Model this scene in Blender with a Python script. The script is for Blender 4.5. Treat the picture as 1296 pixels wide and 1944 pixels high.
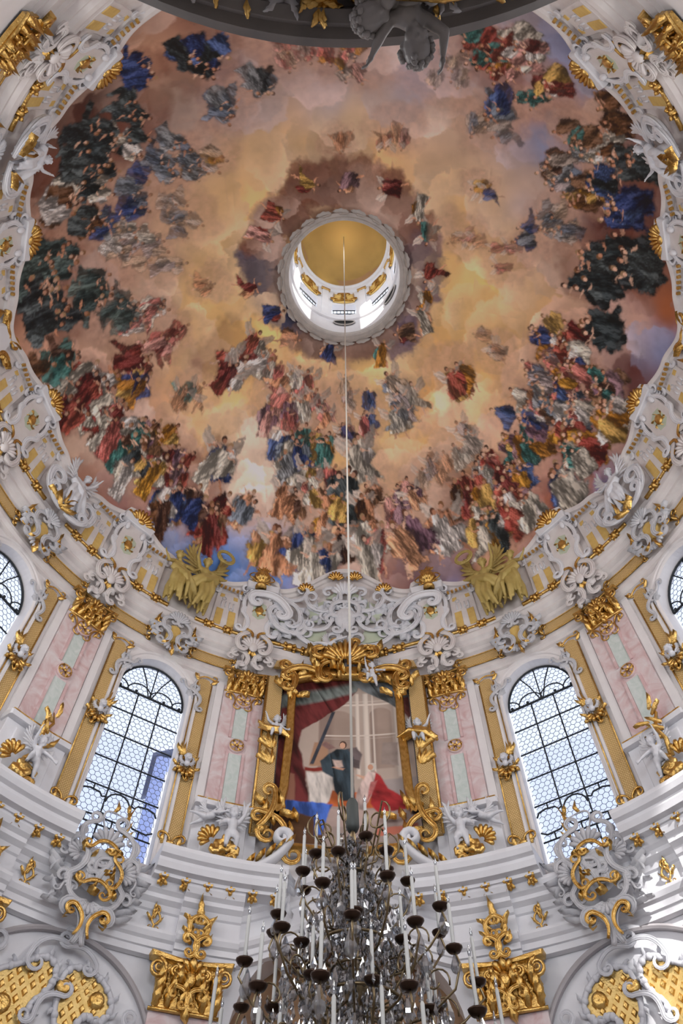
import bpy, bmesh, math, random
import numpy as np
from mathutils import Vector, Matrix

# ---------------------------------------------------------------- reset
for o in list(bpy.data.objects):
    bpy.data.objects.remove(o, do_unlink=True)
SC = bpy.context.scene
COL = SC.collection
RND = random.Random(7)
sin, cos, pi, rad = math.sin, math.cos, math.pi, math.radians

# ---------------------------------------------------------------- camera
CAM_F, CAM_PITCH, CAM_ROLL = 1400.0, 1.02740886, -0.00104
CAM_POS = Vector((-0.15, -9.067, 1.6))
_fw = Vector((0, cos(CAM_PITCH), sin(CAM_PITCH)))
_rt = Vector((1, 0, 0))
_up = _rt.cross(_fw)
_r2 = cos(CAM_ROLL) * _rt + sin(CAM_ROLL) * _up
_u2 = -sin(CAM_ROLL) * _rt + cos(CAM_ROLL) * _up
cam = bpy.data.cameras.new('camera')
cam.sensor_fit = 'VERTICAL'
cam.sensor_height = 36.0
cam.lens = CAM_F / 1944.0 * 36.0
cam.clip_end = 500
camo = bpy.data.objects.new('camera', cam)
COL.objects.link(camo)
_m = Matrix((_r2, _u2, -_fw)).transposed().to_4x4()
_m.translation = CAM_POS
camo.matrix_world = _m
SC.camera = camo

# ---------------------------------------------------------------- view, world, sun, fill lamps
SC.view_settings.view_transform = 'Standard'
SC.view_settings.look = 'None'
SC.view_settings.exposure = -0.18
SC.view_settings.gamma = 1.0
SC.view_settings.use_curve_mapping = False
SC.cycles.max_bounces = 7
SC.cycles.diffuse_bounces = 4
SC.cycles.glossy_bounces = 3
SC.cycles.transmission_bounces = 5
SC.cycles.transparent_max_bounces = 10
SC.cycles.caustics_reflective = False
SC.cycles.caustics_refractive = False
SC.cycles.sample_clamp_indirect = 6.0
SC.cycles.use_denoising = True

world = bpy.data.worlds.new('sky')
SC.world = world
world.use_nodes = True
_bg = world.node_tree.nodes['Background']
_bg.inputs[0].default_value = (0.82, 0.88, 1.0, 1)
_bg.inputs[1].default_value = 1.5

def light(name, kind, loc, energy, color=(1, 1, 1), size=None, size_y=None, aim=None, **kw):
    l = bpy.data.lights.new(name, kind)
    l.energy = energy
    l.color = color
    if kind == 'AREA':
        l.shape = 'RECTANGLE'
        l.size = size
        l.size_y = size_y or size
    for k, v in kw.items():
        setattr(l, k, v)
    o = bpy.data.objects.new(name, l)
    COL.objects.link(o)
    o.location = loc
    if aim is not None:
        d = Vector(aim) - Vector(loc)
        o.rotation_euler = d.to_track_quat('-Z', 'Y').to_euler()
    return o

# low winter sun behind the camera, coming in through the rear windows and the lantern
sun = light('sun', 'SUN', (0, -30, 43.5), 13.0, (1.0, 0.95, 0.86), aim=(-4.4, 0, 27.8), angle=0.02)
# fill lamps added inside unseen windows, above the gallery and in the lantern
for _a in (-94.3, 94.3, -124.7, 124.7):
    _x, _y = sin(rad(_a)), cos(rad(_a))
    light('window_fill', 'AREA', (_x * 12.2, _y * 12.2, 18.8), 780 if abs(_a) < 100 else 430, (1.0, 0.965, 0.93), 2.6, 7.4, aim=(0, 0, 20.5))
light('organ_loft_fill', 'AREA', (0, -12.3, 11.5), 1250, (0.88, 0.93, 1.0), 7, 5, aim=(0, 8, 14))  # added to brighten the lower walls; the rear wall has no window here
light('lantern_fill', 'AREA', (0, -2.3, 45.6), 120, (1.0, 0.98, 0.94), 1.6, 1.6, aim=(0, 2.0, 43.5))  # extra lamp brightening the front of the lantern, no opening behind it

# ---------------------------------------------------------------- object helpers
def W(az, z, r):
    a = rad(az)
    return Vector((r * sin(a), r * cos(a), z))

def meta(o, label=None, cat=None, group=None, kind=None):
    if label: o['label'] = label
    if cat: o['category'] = cat
    if group: o['group'] = group
    if kind: o['kind'] = kind
    return o

def empty(name, loc=(0, 0, 0), rz=0.0, label=None, cat=None, group=None, kind=None):
    o = bpy.data.objects.new(name, None)
    COL.objects.link(o)
    o.empty_display_size = 0.2
    o.location = loc
    o.rotation_euler = (0, 0, rz)
    return meta(o, label, cat, group, kind)

def wall_empty(name, az, z, r, *a, **k):
    return empty(name, W(az, z, r), -rad(az), *a, **k)

def link(name, me, parent=None, mat=None, loc=None, rz=None):
    o = bpy.data.objects.new(name, me)
    COL.objects.link(o)
    if parent is not None: o.parent = parent
    if mat is not None and not me.materials: me.materials.append(mat)
    if loc is not None: o.location = loc
    if rz is not None: o.rotation_euler = (0, 0, rz)
    return o

KIDS = {}
def kids(o):
    return [c for c in COL.objects if c.parent == o] if False else list(o.children)

def copy_tree(o, parent=None):
    c = o.copy()
    COL.objects.link(c)
    c.parent = parent
    for ch in list(o.children):
        copy_tree(ch, c)
    return c

class MB:
    """collects simple shapes; x right, y into the wall, z up (room side is -y)"""
    def __init__(s):
        s.v = []; s.f = []; s.sm = []
    def add(s, vs, fs, smooth=True):
        n = len(s.v)
        s.v += [tuple(p) for p in vs]
        for f in fs:
            s.f.append(tuple(i + n for i in f)); s.sm.append(smooth)
        return s
    def box(s, c, h, rz=0.0, ry=0.0):
        m = Matrix.Rotation(rz, 3, 'Z') @ Matrix.Rotation(ry, 3, 'Y')
        vs = []
        for i in range(8):
            p = Vector(((i & 1) * 2 - 1, (i >> 1 & 1) * 2 - 1, (i >> 2 & 1) * 2 - 1))
            vs.append(Vector(c) + m @ Vector((p.x * h[0], p.y * h[1], p.z * h[2])))
        return s.add(vs, [(0, 2, 3, 1), (4, 5, 7, 6), (0, 1, 5, 4), (2, 6, 7, 3), (0, 4, 6, 2), (1, 3, 7, 5)], False)
    def ell(s, c, r, nu=10, nv=6, rot=None):
        vs = []; fs = []
        for j in range(nv + 1):
            t = pi * j / nv
            for i in range(nu):
                a = 2 * pi * i / nu
                p = Vector((r[0] * sin(t) * cos(a), r[1] * sin(t) * sin(a), r[2] * cos(t)))
                if rot is not None: p = rot @ p
                vs.append(Vector(c) + p)
        for j in range(nv):
            for i in range(nu):
                k = (i + 1) % nu
                fs.append((j * nu + i, (j + 1) * nu + i, (j + 1) * nu + k, j * nu + k))
        return s.add(vs, fs)
    def tube(s, pts, rr, n=6, flat=1.0, caps=True):
        pts = [Vector(p) for p in pts]
        if not hasattr(rr, '__len__'): rr = [rr] * len(pts)
        vs = []; fs = []
        nrm = None
        L = len(pts)
        for i in range(L):
            t = (pts[min(i + 1, L - 1)] - pts[max(i - 1, 0)])
            if t.length < 1e-9: t = Vector((0, 0, 1))
            t.normalize()
            if nrm is None:
                nrm = Vector((0, -1, 0)) if abs(t.y) < .9 else Vector((1, 0, 0))
            nrm = (nrm - t * nrm.dot(t))
            if nrm.length < 1e-6: nrm = t.orthogonal()
            nrm.normalize()
            b = t.cross(nrm)
            for k in range(n):
                a = 2 * pi * k / n
                vs.append(pts[i] + nrm * (cos(a) * rr[i] * flat) + b * (sin(a) * rr[i]))
        for i in range(L - 1):
            for k in range(n):
                q = (k + 1) % n
                fs.append((i * n + k, i * n + q, (i + 1) * n + q, (i + 1) * n + k))
        if caps:
            fs.append(tuple(range(n))[::-1]); fs.append(tuple((L - 1) * n + k for k in range(n)))
        return s.add(vs, fs)
    def lathe(s, prof, n=12, c=(0, 0, 0), axis='Z'):
        vs = []; fs = []
        for r, h in prof:
            for k in range(n):
                a = 2 * pi * k / n
                if axis == 'Z': p = (c[0] + r * cos(a), c[1] + r * sin(a), c[2] + h)
                elif axis == 'Y': p = (c[0] + r * cos(a), c[1] - h, c[2] + r * sin(a))
                else: p = (c[0] + h, c[1] + r * cos(a), c[2] + r * sin(a))
                vs.append(p)
        for i in range(len(prof) - 1):
            for k in range(n):
                q = (k + 1) % n
                fs.append((i * n + k, i * n + q, (i + 1) * n + q, (i + 1) * n + k))
        return s.add(vs, fs)
    def prism(s, poly, d0, d1, bevel=0.0):
        """outline [(x,z)] raised from depth d0 to d1 towards the room"""
        n = len(poly)
        cx = sum(p[0] for p in poly) / n; cz = sum(p[1] for p in poly) / n
        vs = [(x, -d0, z) for x, z in poly] + [(x, -(d1 - bevel), z) for x, z in poly]
        fs = []
        for i in range(n):
            k = (i + 1) % n
            fs.append((i, k, n + k, n + i))
        if bevel:
            for x, z in poly:
                dx, dz = cx - x, cz - z
                l = math.hypot(dx, dz) or 1
                vs.append((x + dx / l * bevel, -d1, z + dz / l * bevel))
            for i in range(n):
                k = (i + 1) % n
                fs.append((n + i, n + k, 2 * n + k, 2 * n + i))
            fs.append(tuple(range(2 * n, 3 * n)))
        else:
            fs.append(tuple(range(n, 2 * n)))
        return s.add(vs, fs, False)
    def sweep(s, path, prof, closed=False, smooth=False):
        """path [(x,z)] in the wall plane; prof [(offset outwards-left of path, depth)]"""
        n = len(path); m = len(prof); vs = []; fs = []
        for i in range(n):
            if closed:
                a, b = path[i - 1], path[(i + 1) % n]
            else:
                a, b = path[max(i - 1, 0)], path[min(i + 1, n - 1)]
            tx, tz = b[0] - a[0], b[1] - a[1]
            l = math.hypot(tx, tz) or 1
            nx, nz = -tz / l, tx / l
            for o, d in prof:
                vs.append((path[i][0] + nx * o, -d, path[i][1] + nz * o))
        for i in range(n if closed else n - 1):
            k = (i + 1) % n
            for j in range(m - 1):
                fs.append((i * m + j, i * m + j + 1, k * m + j + 1, k * m + j))
        return s.add(vs, fs, smooth)
    def leaf(s, p, ang, L, w, lift=0.06, curl=0.5, n=7):
        """a pointed acanthus leaf in the wall plane, ridged, tip curling outwards"""
        vs = []; fs = []
        x, z = p[0], p[1]; d = p[2] if len(p) > 2 else 0.0
        a = ang
        st = L / n
        for i in range(n + 1):
            t = i / n
            ww = w * (sin(pi * (0.12 + 0.86 * t)) ** 0.8) * (1.0 if i % 2 else 0.72)
            nx, nz = -sin(a), cos(a)
            dd = d + lift * sin(pi * min(1, t * 0.75)) + lift * 0.9 * t * t
            vs += [(x + nx * ww, -(dd * .55), z + nz * ww), (x, -(dd + w * .35), z), (x - nx * ww, -(dd * .55), z - nz * ww)]
            x += cos(a) * st; z += sin(a) * st
            a += curl / n * (1 + t)
        for i in range(n):
            for k in range(2):
                fs.append((i * 3 + k, i * 3 + k + 1, i * 3 + k + 4, i * 3 + k + 3))
        return s.add(vs, fs)
    def shell(s, c, R, a0, a1, n=7, d=0.0, r0=0.25, lift=0.08):
        for i in range(n):
            a = a0 + (a1 - a0) * (i + .5) / n
            w = abs(a1 - a0) / n * R * .52
            pts = []; rr = []
            for k in range(5):
                t = r0 + (1 - r0) * k / 4
                q = t * R * (1 + .12 * sin(pi * (i + .5) / n))
                pts.append((c[0] + cos(a) * q, -(d + lift * sin(pi * .5 * (t)) ), c[1] + sin(a) * q)); rr.append(w * (t + .1) * (1.0 if k < 4 else .55))
            s.tube(pts, rr, 5)
        return s
    def bend(s, R):
        out = []
        for x, y, z in s.v:
            a = x / R
            out.append(((R + y) * sin(a), (R + y) * cos(a) - R, z))
        s.v = out
        return s
    def xf(s, m):
        s.v = [tuple(m @ Vector(p)) for p in s.v]
        return s
    def mesh(s, name, mat=None):
        me = bpy.data.meshes.new(name)
        me.from_pydata(s.v, [], s.f)
        me.polygons.foreach_set('use_smooth', s.sm)
        if mat is not None: me.materials.append(mat)
        me.update()
        return me
    def obj(s, name, mat, parent=None, loc=None, rz=None):
        return link(name, s.mesh(name, mat), parent, None, loc, rz)

def arc(cx, cz, r, a0, a1, n):
    return [(cx + r * cos(a0 + (a1 - a0) * i / n), cz + r * sin(a0 + (a1 - a0) * i / n)) for i in range(n + 1)]

def scroll(p0, p1, bow=0.25, t0=1, t1=1, c0=0.22, c1=0.22, turns=1.15, n=10):
    """2D scroll between p0 and p1; the ends curl (t = +1 left, -1 right, 0 none)"""
    p0 = Vector(p0); p1 = Vector(p1)
    ch = p1 - p0; L = ch.length
    ex = ch / L; ey = Vector((-ex.y, ex.x))
    main = []
    for i in range(n + 1):
        t = i / n
        main.append(p0 + ex * (t * L) + ey * (bow * L * 4 * t * (1 - t)))
    def curl(p, d, side, rr):
        out = []
        a = math.atan2(d.y, d.x)
        m = 14
        for i in range(m):
            t = i / m
            r = rr * (1 - .82 * t)
            da = side * turns * 2 * pi / m
            a += da
            p = p + Vector((cos(a), sin(a))) * abs(da) * r
            out.append(p)
        return out
    pts = main
    tw = [1.0] * len(pts)
    if t1:
        e = curl(main[-1], main[-1] - main[-2], t1, c1 * L)
        pts = pts + e; tw += [1 - .55 * i / len(e) for i in range(len(e))]
    if t0:
        e = curl(main[0], main[0] - main[1], -t0, c0 * L)
        pts = e[::-1] + pts; tw = [1 - .55 * i / len(e) for i in range(len(e))][::-1] + tw
    return pts, tw

def add_scroll(mb, p0, p1, w, d=0.05, lift=0.05, n=6, flat=1.0, **k):
    pts, tw = scroll(p0, p1, **k)
    m = len(pts)
    P = [(p.x, -(d + lift * sin(pi * i / (m - 1))), p.y) for i, p in enumerate(pts)]
    env = [w * .78 * t * (.55 + .45 * sin(pi * i / (m - 1))) for i, t in enumerate(tw)]
    mb.tube(P, env, n, flat)
    if w > .055:      # raised lips along both edges make the scroll read as a channelled ribbon
        for sd in (-1, 1):
            Q = []
            for i in range(m):
                a, b = pts[max(i - 1, 0)], pts[min(i + 1, m - 1)]
                tx, tz = b.x - a.x, b.y - a.y
                l = math.hypot(tx, tz) or 1
                Q.append((P[i][0] - tz / l * env[i] * .95 * sd, P[i][1] - env[i] * .55, P[i][2] + tx / l * env[i] * .95 * sd))
            mb.tube(Q, [e * .36 for e in env], 4)
    return mb

# ---------------------------------------------------------------- materials
def mat(name, base, rough=0.6, metal=0.0, noise=None, scale=5.0, bump=0.0, bscale=20.0, detail=4.0, spec=None):
    m = bpy.data.materials.new(name)
    m.use_nodes = True
    nt = m.node_tree; N = nt.nodes; Lk = nt.links
    b = N['Principled BSDF']
    b.inputs['Base Color'].default_value = (*base, 1)
    b.inputs['Roughness'].default_value = rough
    b.inputs['Metallic'].default_value = metal
    if spec is not None: b.inputs['Specular IOR Level'].default_value = spec
    tc = N.new('ShaderNodeTexCoord')
    if noise is not None:
        t = N.new('ShaderNodeTexNoise'); t.inputs['Scale'].default_value = scale; t.inputs['Detail'].default_value = detail
        Lk.new(tc.outputs['Object'], t.inputs['Vector'])
        r = N.new('ShaderNodeValToRGB')
        r.color_ramp.elements[0].position = .32; r.color_ramp.elements[1].position = .68
        r.color_ramp.elements[0].color = (*base, 1); r.color_ramp.elements[1].color = (*noise, 1)
        Lk.new(t.outputs['Fac'], r.inputs['Fac']); Lk.new(r.outputs['Color'], b.inputs['Base Color'])
    if bump:
        t2 = N.new('ShaderNodeTexNoise'); t2.inputs['Scale'].default_value = bscale; t2.inputs['Detail'].default_value = 3
        Lk.new(tc.outputs['Object'], t2.inputs['Vector'])
        bp = N.new('ShaderNodeBump'); bp.inputs['Strength'].default_value = bump; bp.inputs['Distance'].default_value = .05
        Lk.new(t2.outputs['Fac'], bp.inputs['Height']); Lk.new(bp.outputs['Normal'], b.inputs['Normal'])
    return m

M = {}
M['white'] = mat('white_plaster', (.78, .78, .81), .55, noise=(.72, .71, .74), scale=1.2)
M['uwhite'] = mat('upper_plaster', (.80, .77, .765), .55, noise=(.74, .70, .70), scale=1.2)
M['warm'] = mat('warm_stucco', (.74, .70, .68), .55, noise=(.66, .60, .59), scale=2.0)
M['grey'] = mat('grey_stucco', (.50, .50, .53), .5, noise=(.62, .61, .63), scale=3.0, bump=.2)
M['statue'] = mat('white_stucco_figure', (.72, .72, .75), .5, noise=(.62, .62, .66), scale=4.0)
M['gold'] = mat('gilding', (.56, .32, .08), .30, 1.0, noise=(.80, .54, .19), scale=7.0, bump=.35, bscale=24)
M['goldpaint'] = mat('old_gold_figure', (.42, .31, .09), .55, .25, noise=(.55, .42, .15), scale=3.0)
M['ochre'] = mat('ochre_panel', (.72, .50, .16), .6, noise=(.62, .40, .12), scale=4)
M['pale_green'] = mat('pale_green_field', (.50, .56, .42), .6, noise=(.56, .60, .47), scale=2)
M['iron'] = mat('black_iron', (.02, .025, .03), .5, .3)
M['bronze'] = mat('dark_bronze', (.055, .03, .02), .35, .7)
M['brass'] = mat('aged_brass', (.16, .11, .06), .35, .9, noise=(.30, .23, .13), scale=9)
M['candle'] = mat('candle_wax', (.60, .59, .56), .5)
M['rope'] = mat('pale_cable', (.62, .57, .50), .6)
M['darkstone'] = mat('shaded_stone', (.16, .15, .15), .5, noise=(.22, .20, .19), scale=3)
M['brown'] = mat('brown_niche', (.30, .17, .08), .5, noise=(.18, .09, .04), scale=1.0)
M['floor'] = mat('stone_floor', (.50, .45, .40), .4, noise=(.42, .38, .34), scale=.6)
M['render'] = mat('shade_tinted_render', (.09, .12, .24), .8, noise=(.08, .105, .21), scale=.5)  # the tower's shade is put into this dark blue wall colour
M['rooftile'] = mat('grey_roof', (.22, .24, .32), .7)

def marble(name, c0, c1, c2, scale):
    m = mat(name, c0, .3)
    nt = m.node_tree; N = nt.nodes; Lk = nt.links; b = N['Principled BSDF']
    tc = N.new('ShaderNodeTexCoord')
    t = N.new('ShaderNodeTexNoise'); t.inputs['Scale'].default_value = scale; t.inputs['Detail'].default_value = 5; t.inputs['Distortion'].default_value = 1.6
    Lk.new(tc.outputs['Object'], t.inputs['Vector'])
    r = N.new('ShaderNodeValToRGB')
    e = r.color_ramp.elements
    e[0].position = .3; e[0].color = (*c0, 1); e[1].position = .7; e[1].color = (*c2, 1)
    x = e.new(.5); x.color = (*c1, 1)
    Lk.new(t.outputs['Fac'], r.inputs['Fac']); Lk.new(r.outputs['Color'], b.inputs['Base Color'])
    return m
M['pink'] = marble('pink_marble', (.58, .37, .37), (.68, .54, .54), (.74, .68, .68), 1.5)
M['pinkvein'] = marble('rose_marble', (.60, .40, .40), (.66, .46, .46), (.72, .60, .60), 2.4)
M['green'] = marble('pale_green_marble', (.52, .60, .56), (.60, .66, .63), (.68, .72, .70), 3.0)

def weave(name, c0, c1, sc):
    """gilded basket weave: two crossed waves in the wall plane"""
    m = mat(name, c0, .5, .15)
    nt = m.node_tree; N = nt.nodes; Lk = nt.links; b = N['Principled BSDF']
    tc = N.new('ShaderNodeTexCoord')
    ck = N.new('ShaderNodeTexBrick')
    ck.inputs['Scale'].default_value = sc
    ck.inputs['Color1'].default_value = (1, 1, 1, 1); ck.inputs['Color2'].default_value = (.8, .8, .8, 1); ck.inputs['Mortar'].default_value = (0, 0, 0, 1)
    ck.inputs['Mortar Size'].default_value = .09; ck.inputs['Mortar Smooth'].default_value = .4
    ck.inputs['Brick Width'].default_value = .6; ck.inputs['Row Height'].default_value = .35
    mp = N.new('ShaderNodeMapping'); mp.inputs['Rotation'].default_value = (rad(90), 0, 0)
    Lk.new(tc.outputs['Object'], mp.inputs['Vector']); Lk.new(mp.outputs['Vector'], ck.inputs['Vector'])
    r = N.new('ShaderNodeValToRGB')
    r.color_ramp.elements[0].color = (*c1, 1); r.color_ramp.elements[1].color = (*c0, 1)
    Lk.new(ck.outputs['Color'], r.inputs['Fac']); Lk.new(r.outputs['Color'], b.inputs['Base Color'])
    bp = N.new('ShaderNodeBump'); bp.inputs['Strength'].default_value = .8; bp.inputs['Distance'].default_value = .03
    Lk.new(ck.outputs['Color'], bp.inputs['Height']); Lk.new(bp.outputs['Normal'], b.inputs['Normal'])
    return m
M['weave'] = weave('gilded_weave', (.95, .70, .36), (.50, .30, .09), 7.0)

def vcol(name, rough=.6):
    m = bpy.data.materials.new(name); m.use_nodes = True
    nt = m.node_tree
    a = nt.nodes.new('ShaderNodeVertexColor'); a.layer_name = 'paint'
    b = nt.nodes['Principled BSDF']
    nt.links.new(a.outputs['Color'], b.inputs['Base Color'])
    b.inputs['Roughness'].default_value = rough
    b.inputs['Specular IOR Level'].default_value = .25
    return m
M['fresco'] = vcol('fresco_paint', .7)
M['oil'] = vcol('altar_paint', .5)

def clear(name, tint, gloss, rough=.03):
    m = bpy.data.materials.new(name); m.use_nodes = True
    nt = m.node_tree; N = nt.nodes; N.remove(N['Principled BSDF'])
    t = N.new('ShaderNodeBsdfTransparent'); t.inputs[0].default_value = (*tint, 1)
    g = N.new('ShaderNodeBsdfGlossy'); g.inputs['Roughness'].default_value = rough
    mx = N.new('ShaderNodeMixShader'); mx.inputs[0].default_value = gloss
    nt.links.new(t.outputs[0], mx.inputs[1]); nt.links.new(g.outputs[0], mx.inputs[2])
    nt.links.new(mx.outputs[0], N['Material Output'].inputs[0])
    return m
M['pane'] = clear('window_glass', (.90, .93, 1.0), .06, .15)
M['crystal'] = clear('cut_crystal', (.66, .67, .70), .38, .05)

# ---------------------------------------------------------------- the rotunda: walls, entablatures, dome, lantern
RW = 12.8
PIL = [18.3, 48.7, 79.1, 109.5, 139.9]
WIN = [33.5, 63.9, 94.3, 124.7]
PILS = [s * a for a in PIL for s in (-1, 1)]
WINS = [s * a for a in WIN for s in (-1, 1)]
WX, WSILL, WSPR, WTOP = 1.33, 15.0, 21.4, 22.95
DA, DB, DZ = 12.45, 14.3, 25.4       # dome ellipsoid
LR, LZ = 2.85, 39.3                  # lantern radius and ring height

def window_arch(az_c, half, zs, zt):
    def f(az):
        u = max(-1, min(1, (az - az_c) / half))
        return zs + (zt - zs) * math.sqrt(max(0, 1 - u * u))
    return f

def wall_mesh(r, z0, z1, openings, depth, step=1.0):
    """cylindrical wall with arched openings (az, half, bottom, spring, top) and their reveals"""
    mb = MB()
    bp = set(round(-180 + step * i, 4) for i in range(int(360 / step) + 1))
    for c, h, zb, zs, zt in openings:
        bp = {b for b in bp if not (c - h - .05 < b < c + h + .05)}
        for i in range(25):
            bp.add(round(c - h * cos(pi * i / 24), 4))
    bp = sorted(bp)
    for a, b in zip(bp[:-1], bp[1:]):
        mid = (a + b) / 2
        op = next((o for o in openings if o[0] - o[1] < mid < o[0] + o[1]), None)
        if op is None:
            zz = [z0, z1]
            mb.add([W(a, z0, r), W(b, z0, r), W(b, z1, r), W(a, z1, r)], [(0, 1, 2, 3)])
        else:
            f = window_arch(op[0], op[1], op[3], op[4])
            za, zb2 = f(a), f(b)
            if op[2] > z0:
                mb.add([W(a, z0, r), W(b, z0, r), W(b, op[2], r), W(a, op[2], r)], [(0, 1, 2, 3)])
                mb.add([W(a, op[2], r), W(b, op[2], r), W(b, op[2], r + depth), W(a, op[2], r + depth)], [(0, 1, 2, 3)], False)
            mb.add([W(a, za, r), W(b, zb2, r), W(b, z1, r), W(a, z1, r)], [(0, 1, 2, 3)])
            mb.add([W(a, za, r), W(a, za, r + depth), W(b, zb2, r + depth), W(b, zb2, r)], [(0, 1, 2, 3)])
    for c, h, zb, zs, zt in openings:
        for s in (-1, 1):
            a = c + s * h
            mb.add([W(a, zb, r), W(a, zb, r + depth), W(a, zs, r + depth), W(a, zs, r)], [(0, 1, 2, 3)], False)
    return mb

def ring(mb, prof, a0, a1, step=1.5, caps=True, fz=None):
    n = max(2, int(abs(a1 - a0) / step) + 1)
    m = len(prof); vs = []; fs = []
    for i in range(n + 1):
        a = a0 + (a1 - a0) * i / n
        dz = fz(a) if fz else 0.0
        for r, z in prof: vs.append(W(a, z + dz, r))
    for i in range(n):
        for j in range(m - 1):
            fs.append((i * m + j, (i + 1) * m + j, (i + 1) * m + j + 1, i * m + j + 1))
    if caps and abs(a1 - a0) < 359:
        fs.append(tuple(range(m))); fs.append(tuple(n * m + j for j in range(m))[::-1])
    return mb.add(vs, fs, False)

def struct(mb, name, m, label=None, parent=None):
    o = mb.obj(name, m, parent)
    if parent is None: o['kind'] = 'structure'
    if label: o['label'] = label
    return o

HALF = math.degrees(WX / RW)
wall_up = wall_mesh(RW, 14.0, 25.6, [(a, HALF, WSILL, WSPR, WTOP) for a in WINS], 0.5)
struct(wall_up, 'wall_upper', M['uwhite'], 'white plaster drum wall with tall arched window openings')
LOWOP = [(0, 14.3, 0.0, 11.0, 14.1)]
wall_lo = wall_mesh(RW, 0.0, 14.0, [(0, 14.3, 0.0, 10.7, 13.9)], 1.2)
struct(wall_lo, 'wall_lower', M['white'], 'white plaster lower wall of the rotunda')
# deep niche behind the chandelier
nb = MB()
for i in range(24):
    a, b = -15.5 + 31 * i / 24, -15.5 + 31 * (i + 1) / 24
    nb.add([W(a, 0, 14.0), W(b, 0, 14.0), W(b, 14.3, 14.0), W(a, 14.3, 14.0)], [(0, 1, 2, 3)])
struct(nb, 'wall_niche', M['brown'], 'dark brown back of the altar niche behind the chandelier')
fl = MB(); fl.lathe([(0.001, 0), (14.2, 0)], 64)
struct(fl, 'floor', M['floor'], 'pale stone floor of the rotunda')

# main entablature (architrave, frieze, bed moulding); rises as an arch over the front niche
def lift0(a):
    t = abs(a) / 18.0
    return 1.15 * (0.5 + 0.5 * cos(pi * t)) if t < 1 else 0.0
E1 = [(12.78, 12.42), (12.62, 12.45), (12.62, 12.62), (12.56, 12.64), (12.56, 12.80), (12.48, 12.86), (12.42, 12.98), (12.42, 13.06), (12.66, 13.10), (12.66, 13.62), (12.60, 13.66), (12.54, 13.80), (12.40, 13.90), (12.40, 14.02), (12.28, 14.10), (12.20, 14.24), (12.20, 14.34), (12.84, 14.42)]
e = MB(); ring(e, E1, 15.2, 344.8, 1.5); ring(e, E1, -15.2, 15.2, .6, fz=lift0)
struct(e, 'trim_1', M['white'], 'white main entablature with stepped mouldings running round the wall')
# shallow breaks of the entablature over the big pilasters
E1b = [(r - .16, z) for r, z in E1[:-1]] + [(12.84, 14.42)]
for i, a in enumerate([p for p in PILS if abs(p) < 60]):
    s = 1 if a > 0 else -1
    e = MB(); ring(e, E1b, a - 4.1, a + 4.1, .8)
    struct(e, 'trim_%d' % (2 + i), M['white'], 'projecting piece of the entablature above a gilded capital')
# heavy corona blocks with rosettes beneath, between the windows
CB = [(12.7, 14.25), (11.98, 14.32), (11.98, 14.42), (11.80, 14.46), (11.74, 14.62), (11.74, 14.72), (11.62, 14.78), (11.56, 14.92), (11.56, 15.04), (12.8, 15.08)]
CBLOCK = [(8.6, 27.4), (39.6, 57.8), (70.0, 88.2), (100.4, 118.6)]
for i, (a0, a1) in enumerate(CBLOCK):
    for s in (-1, 1):
        e = MB(); ring(e, CB, s * a0, s * a1, .7)
        if s < 0: e.f = [f[::-1] for f in e.f]
        struct(e, 'trim_%d' % (10 + 2 * i + (s > 0)), M['white'], 'heavy white cornice block between two window bays')
# upper entablature below the dome
E2 = [(12.80, 23.18), (12.70, 23.22), (12.70, 23.34), (12.60, 23.42), (12.60, 23.56), (12.74, 23.62), (12.74, 24.52), (12.66, 24.58), (12.62, 24.70), (12.46, 24.80), (12.46, 24.92), (12.34, 25.02), (12.28, 25.20), (12.28, 25.30), (12.40, 25.36), (12.40, 25.46), (12.5, 25.5)]
def dip0(a):
    t = abs(a) / 16.5
    return -0.55 * (0.5 + 0.5 * cos(pi * t)) if t < 1 else 0.0
e = MB(); ring(e, E2, 16.5, 343.5, 1.5); ring(e, E2[9:], -16.5, 16.5, .7, fz=dip0); ring(e, E2[:10], -16.5, 16.5, .9)
ring(e, [(12.82, 24.3), (12.6, 24.85), (12.44, 25.44)], -17, 17, 1); ring(e, [(12.82, 25.5), (12.43, 25.44)], -180, 180, 3)
struct(e, 'trim_20', M['warm'], 'white upper entablature beneath the painted dome')

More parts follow.
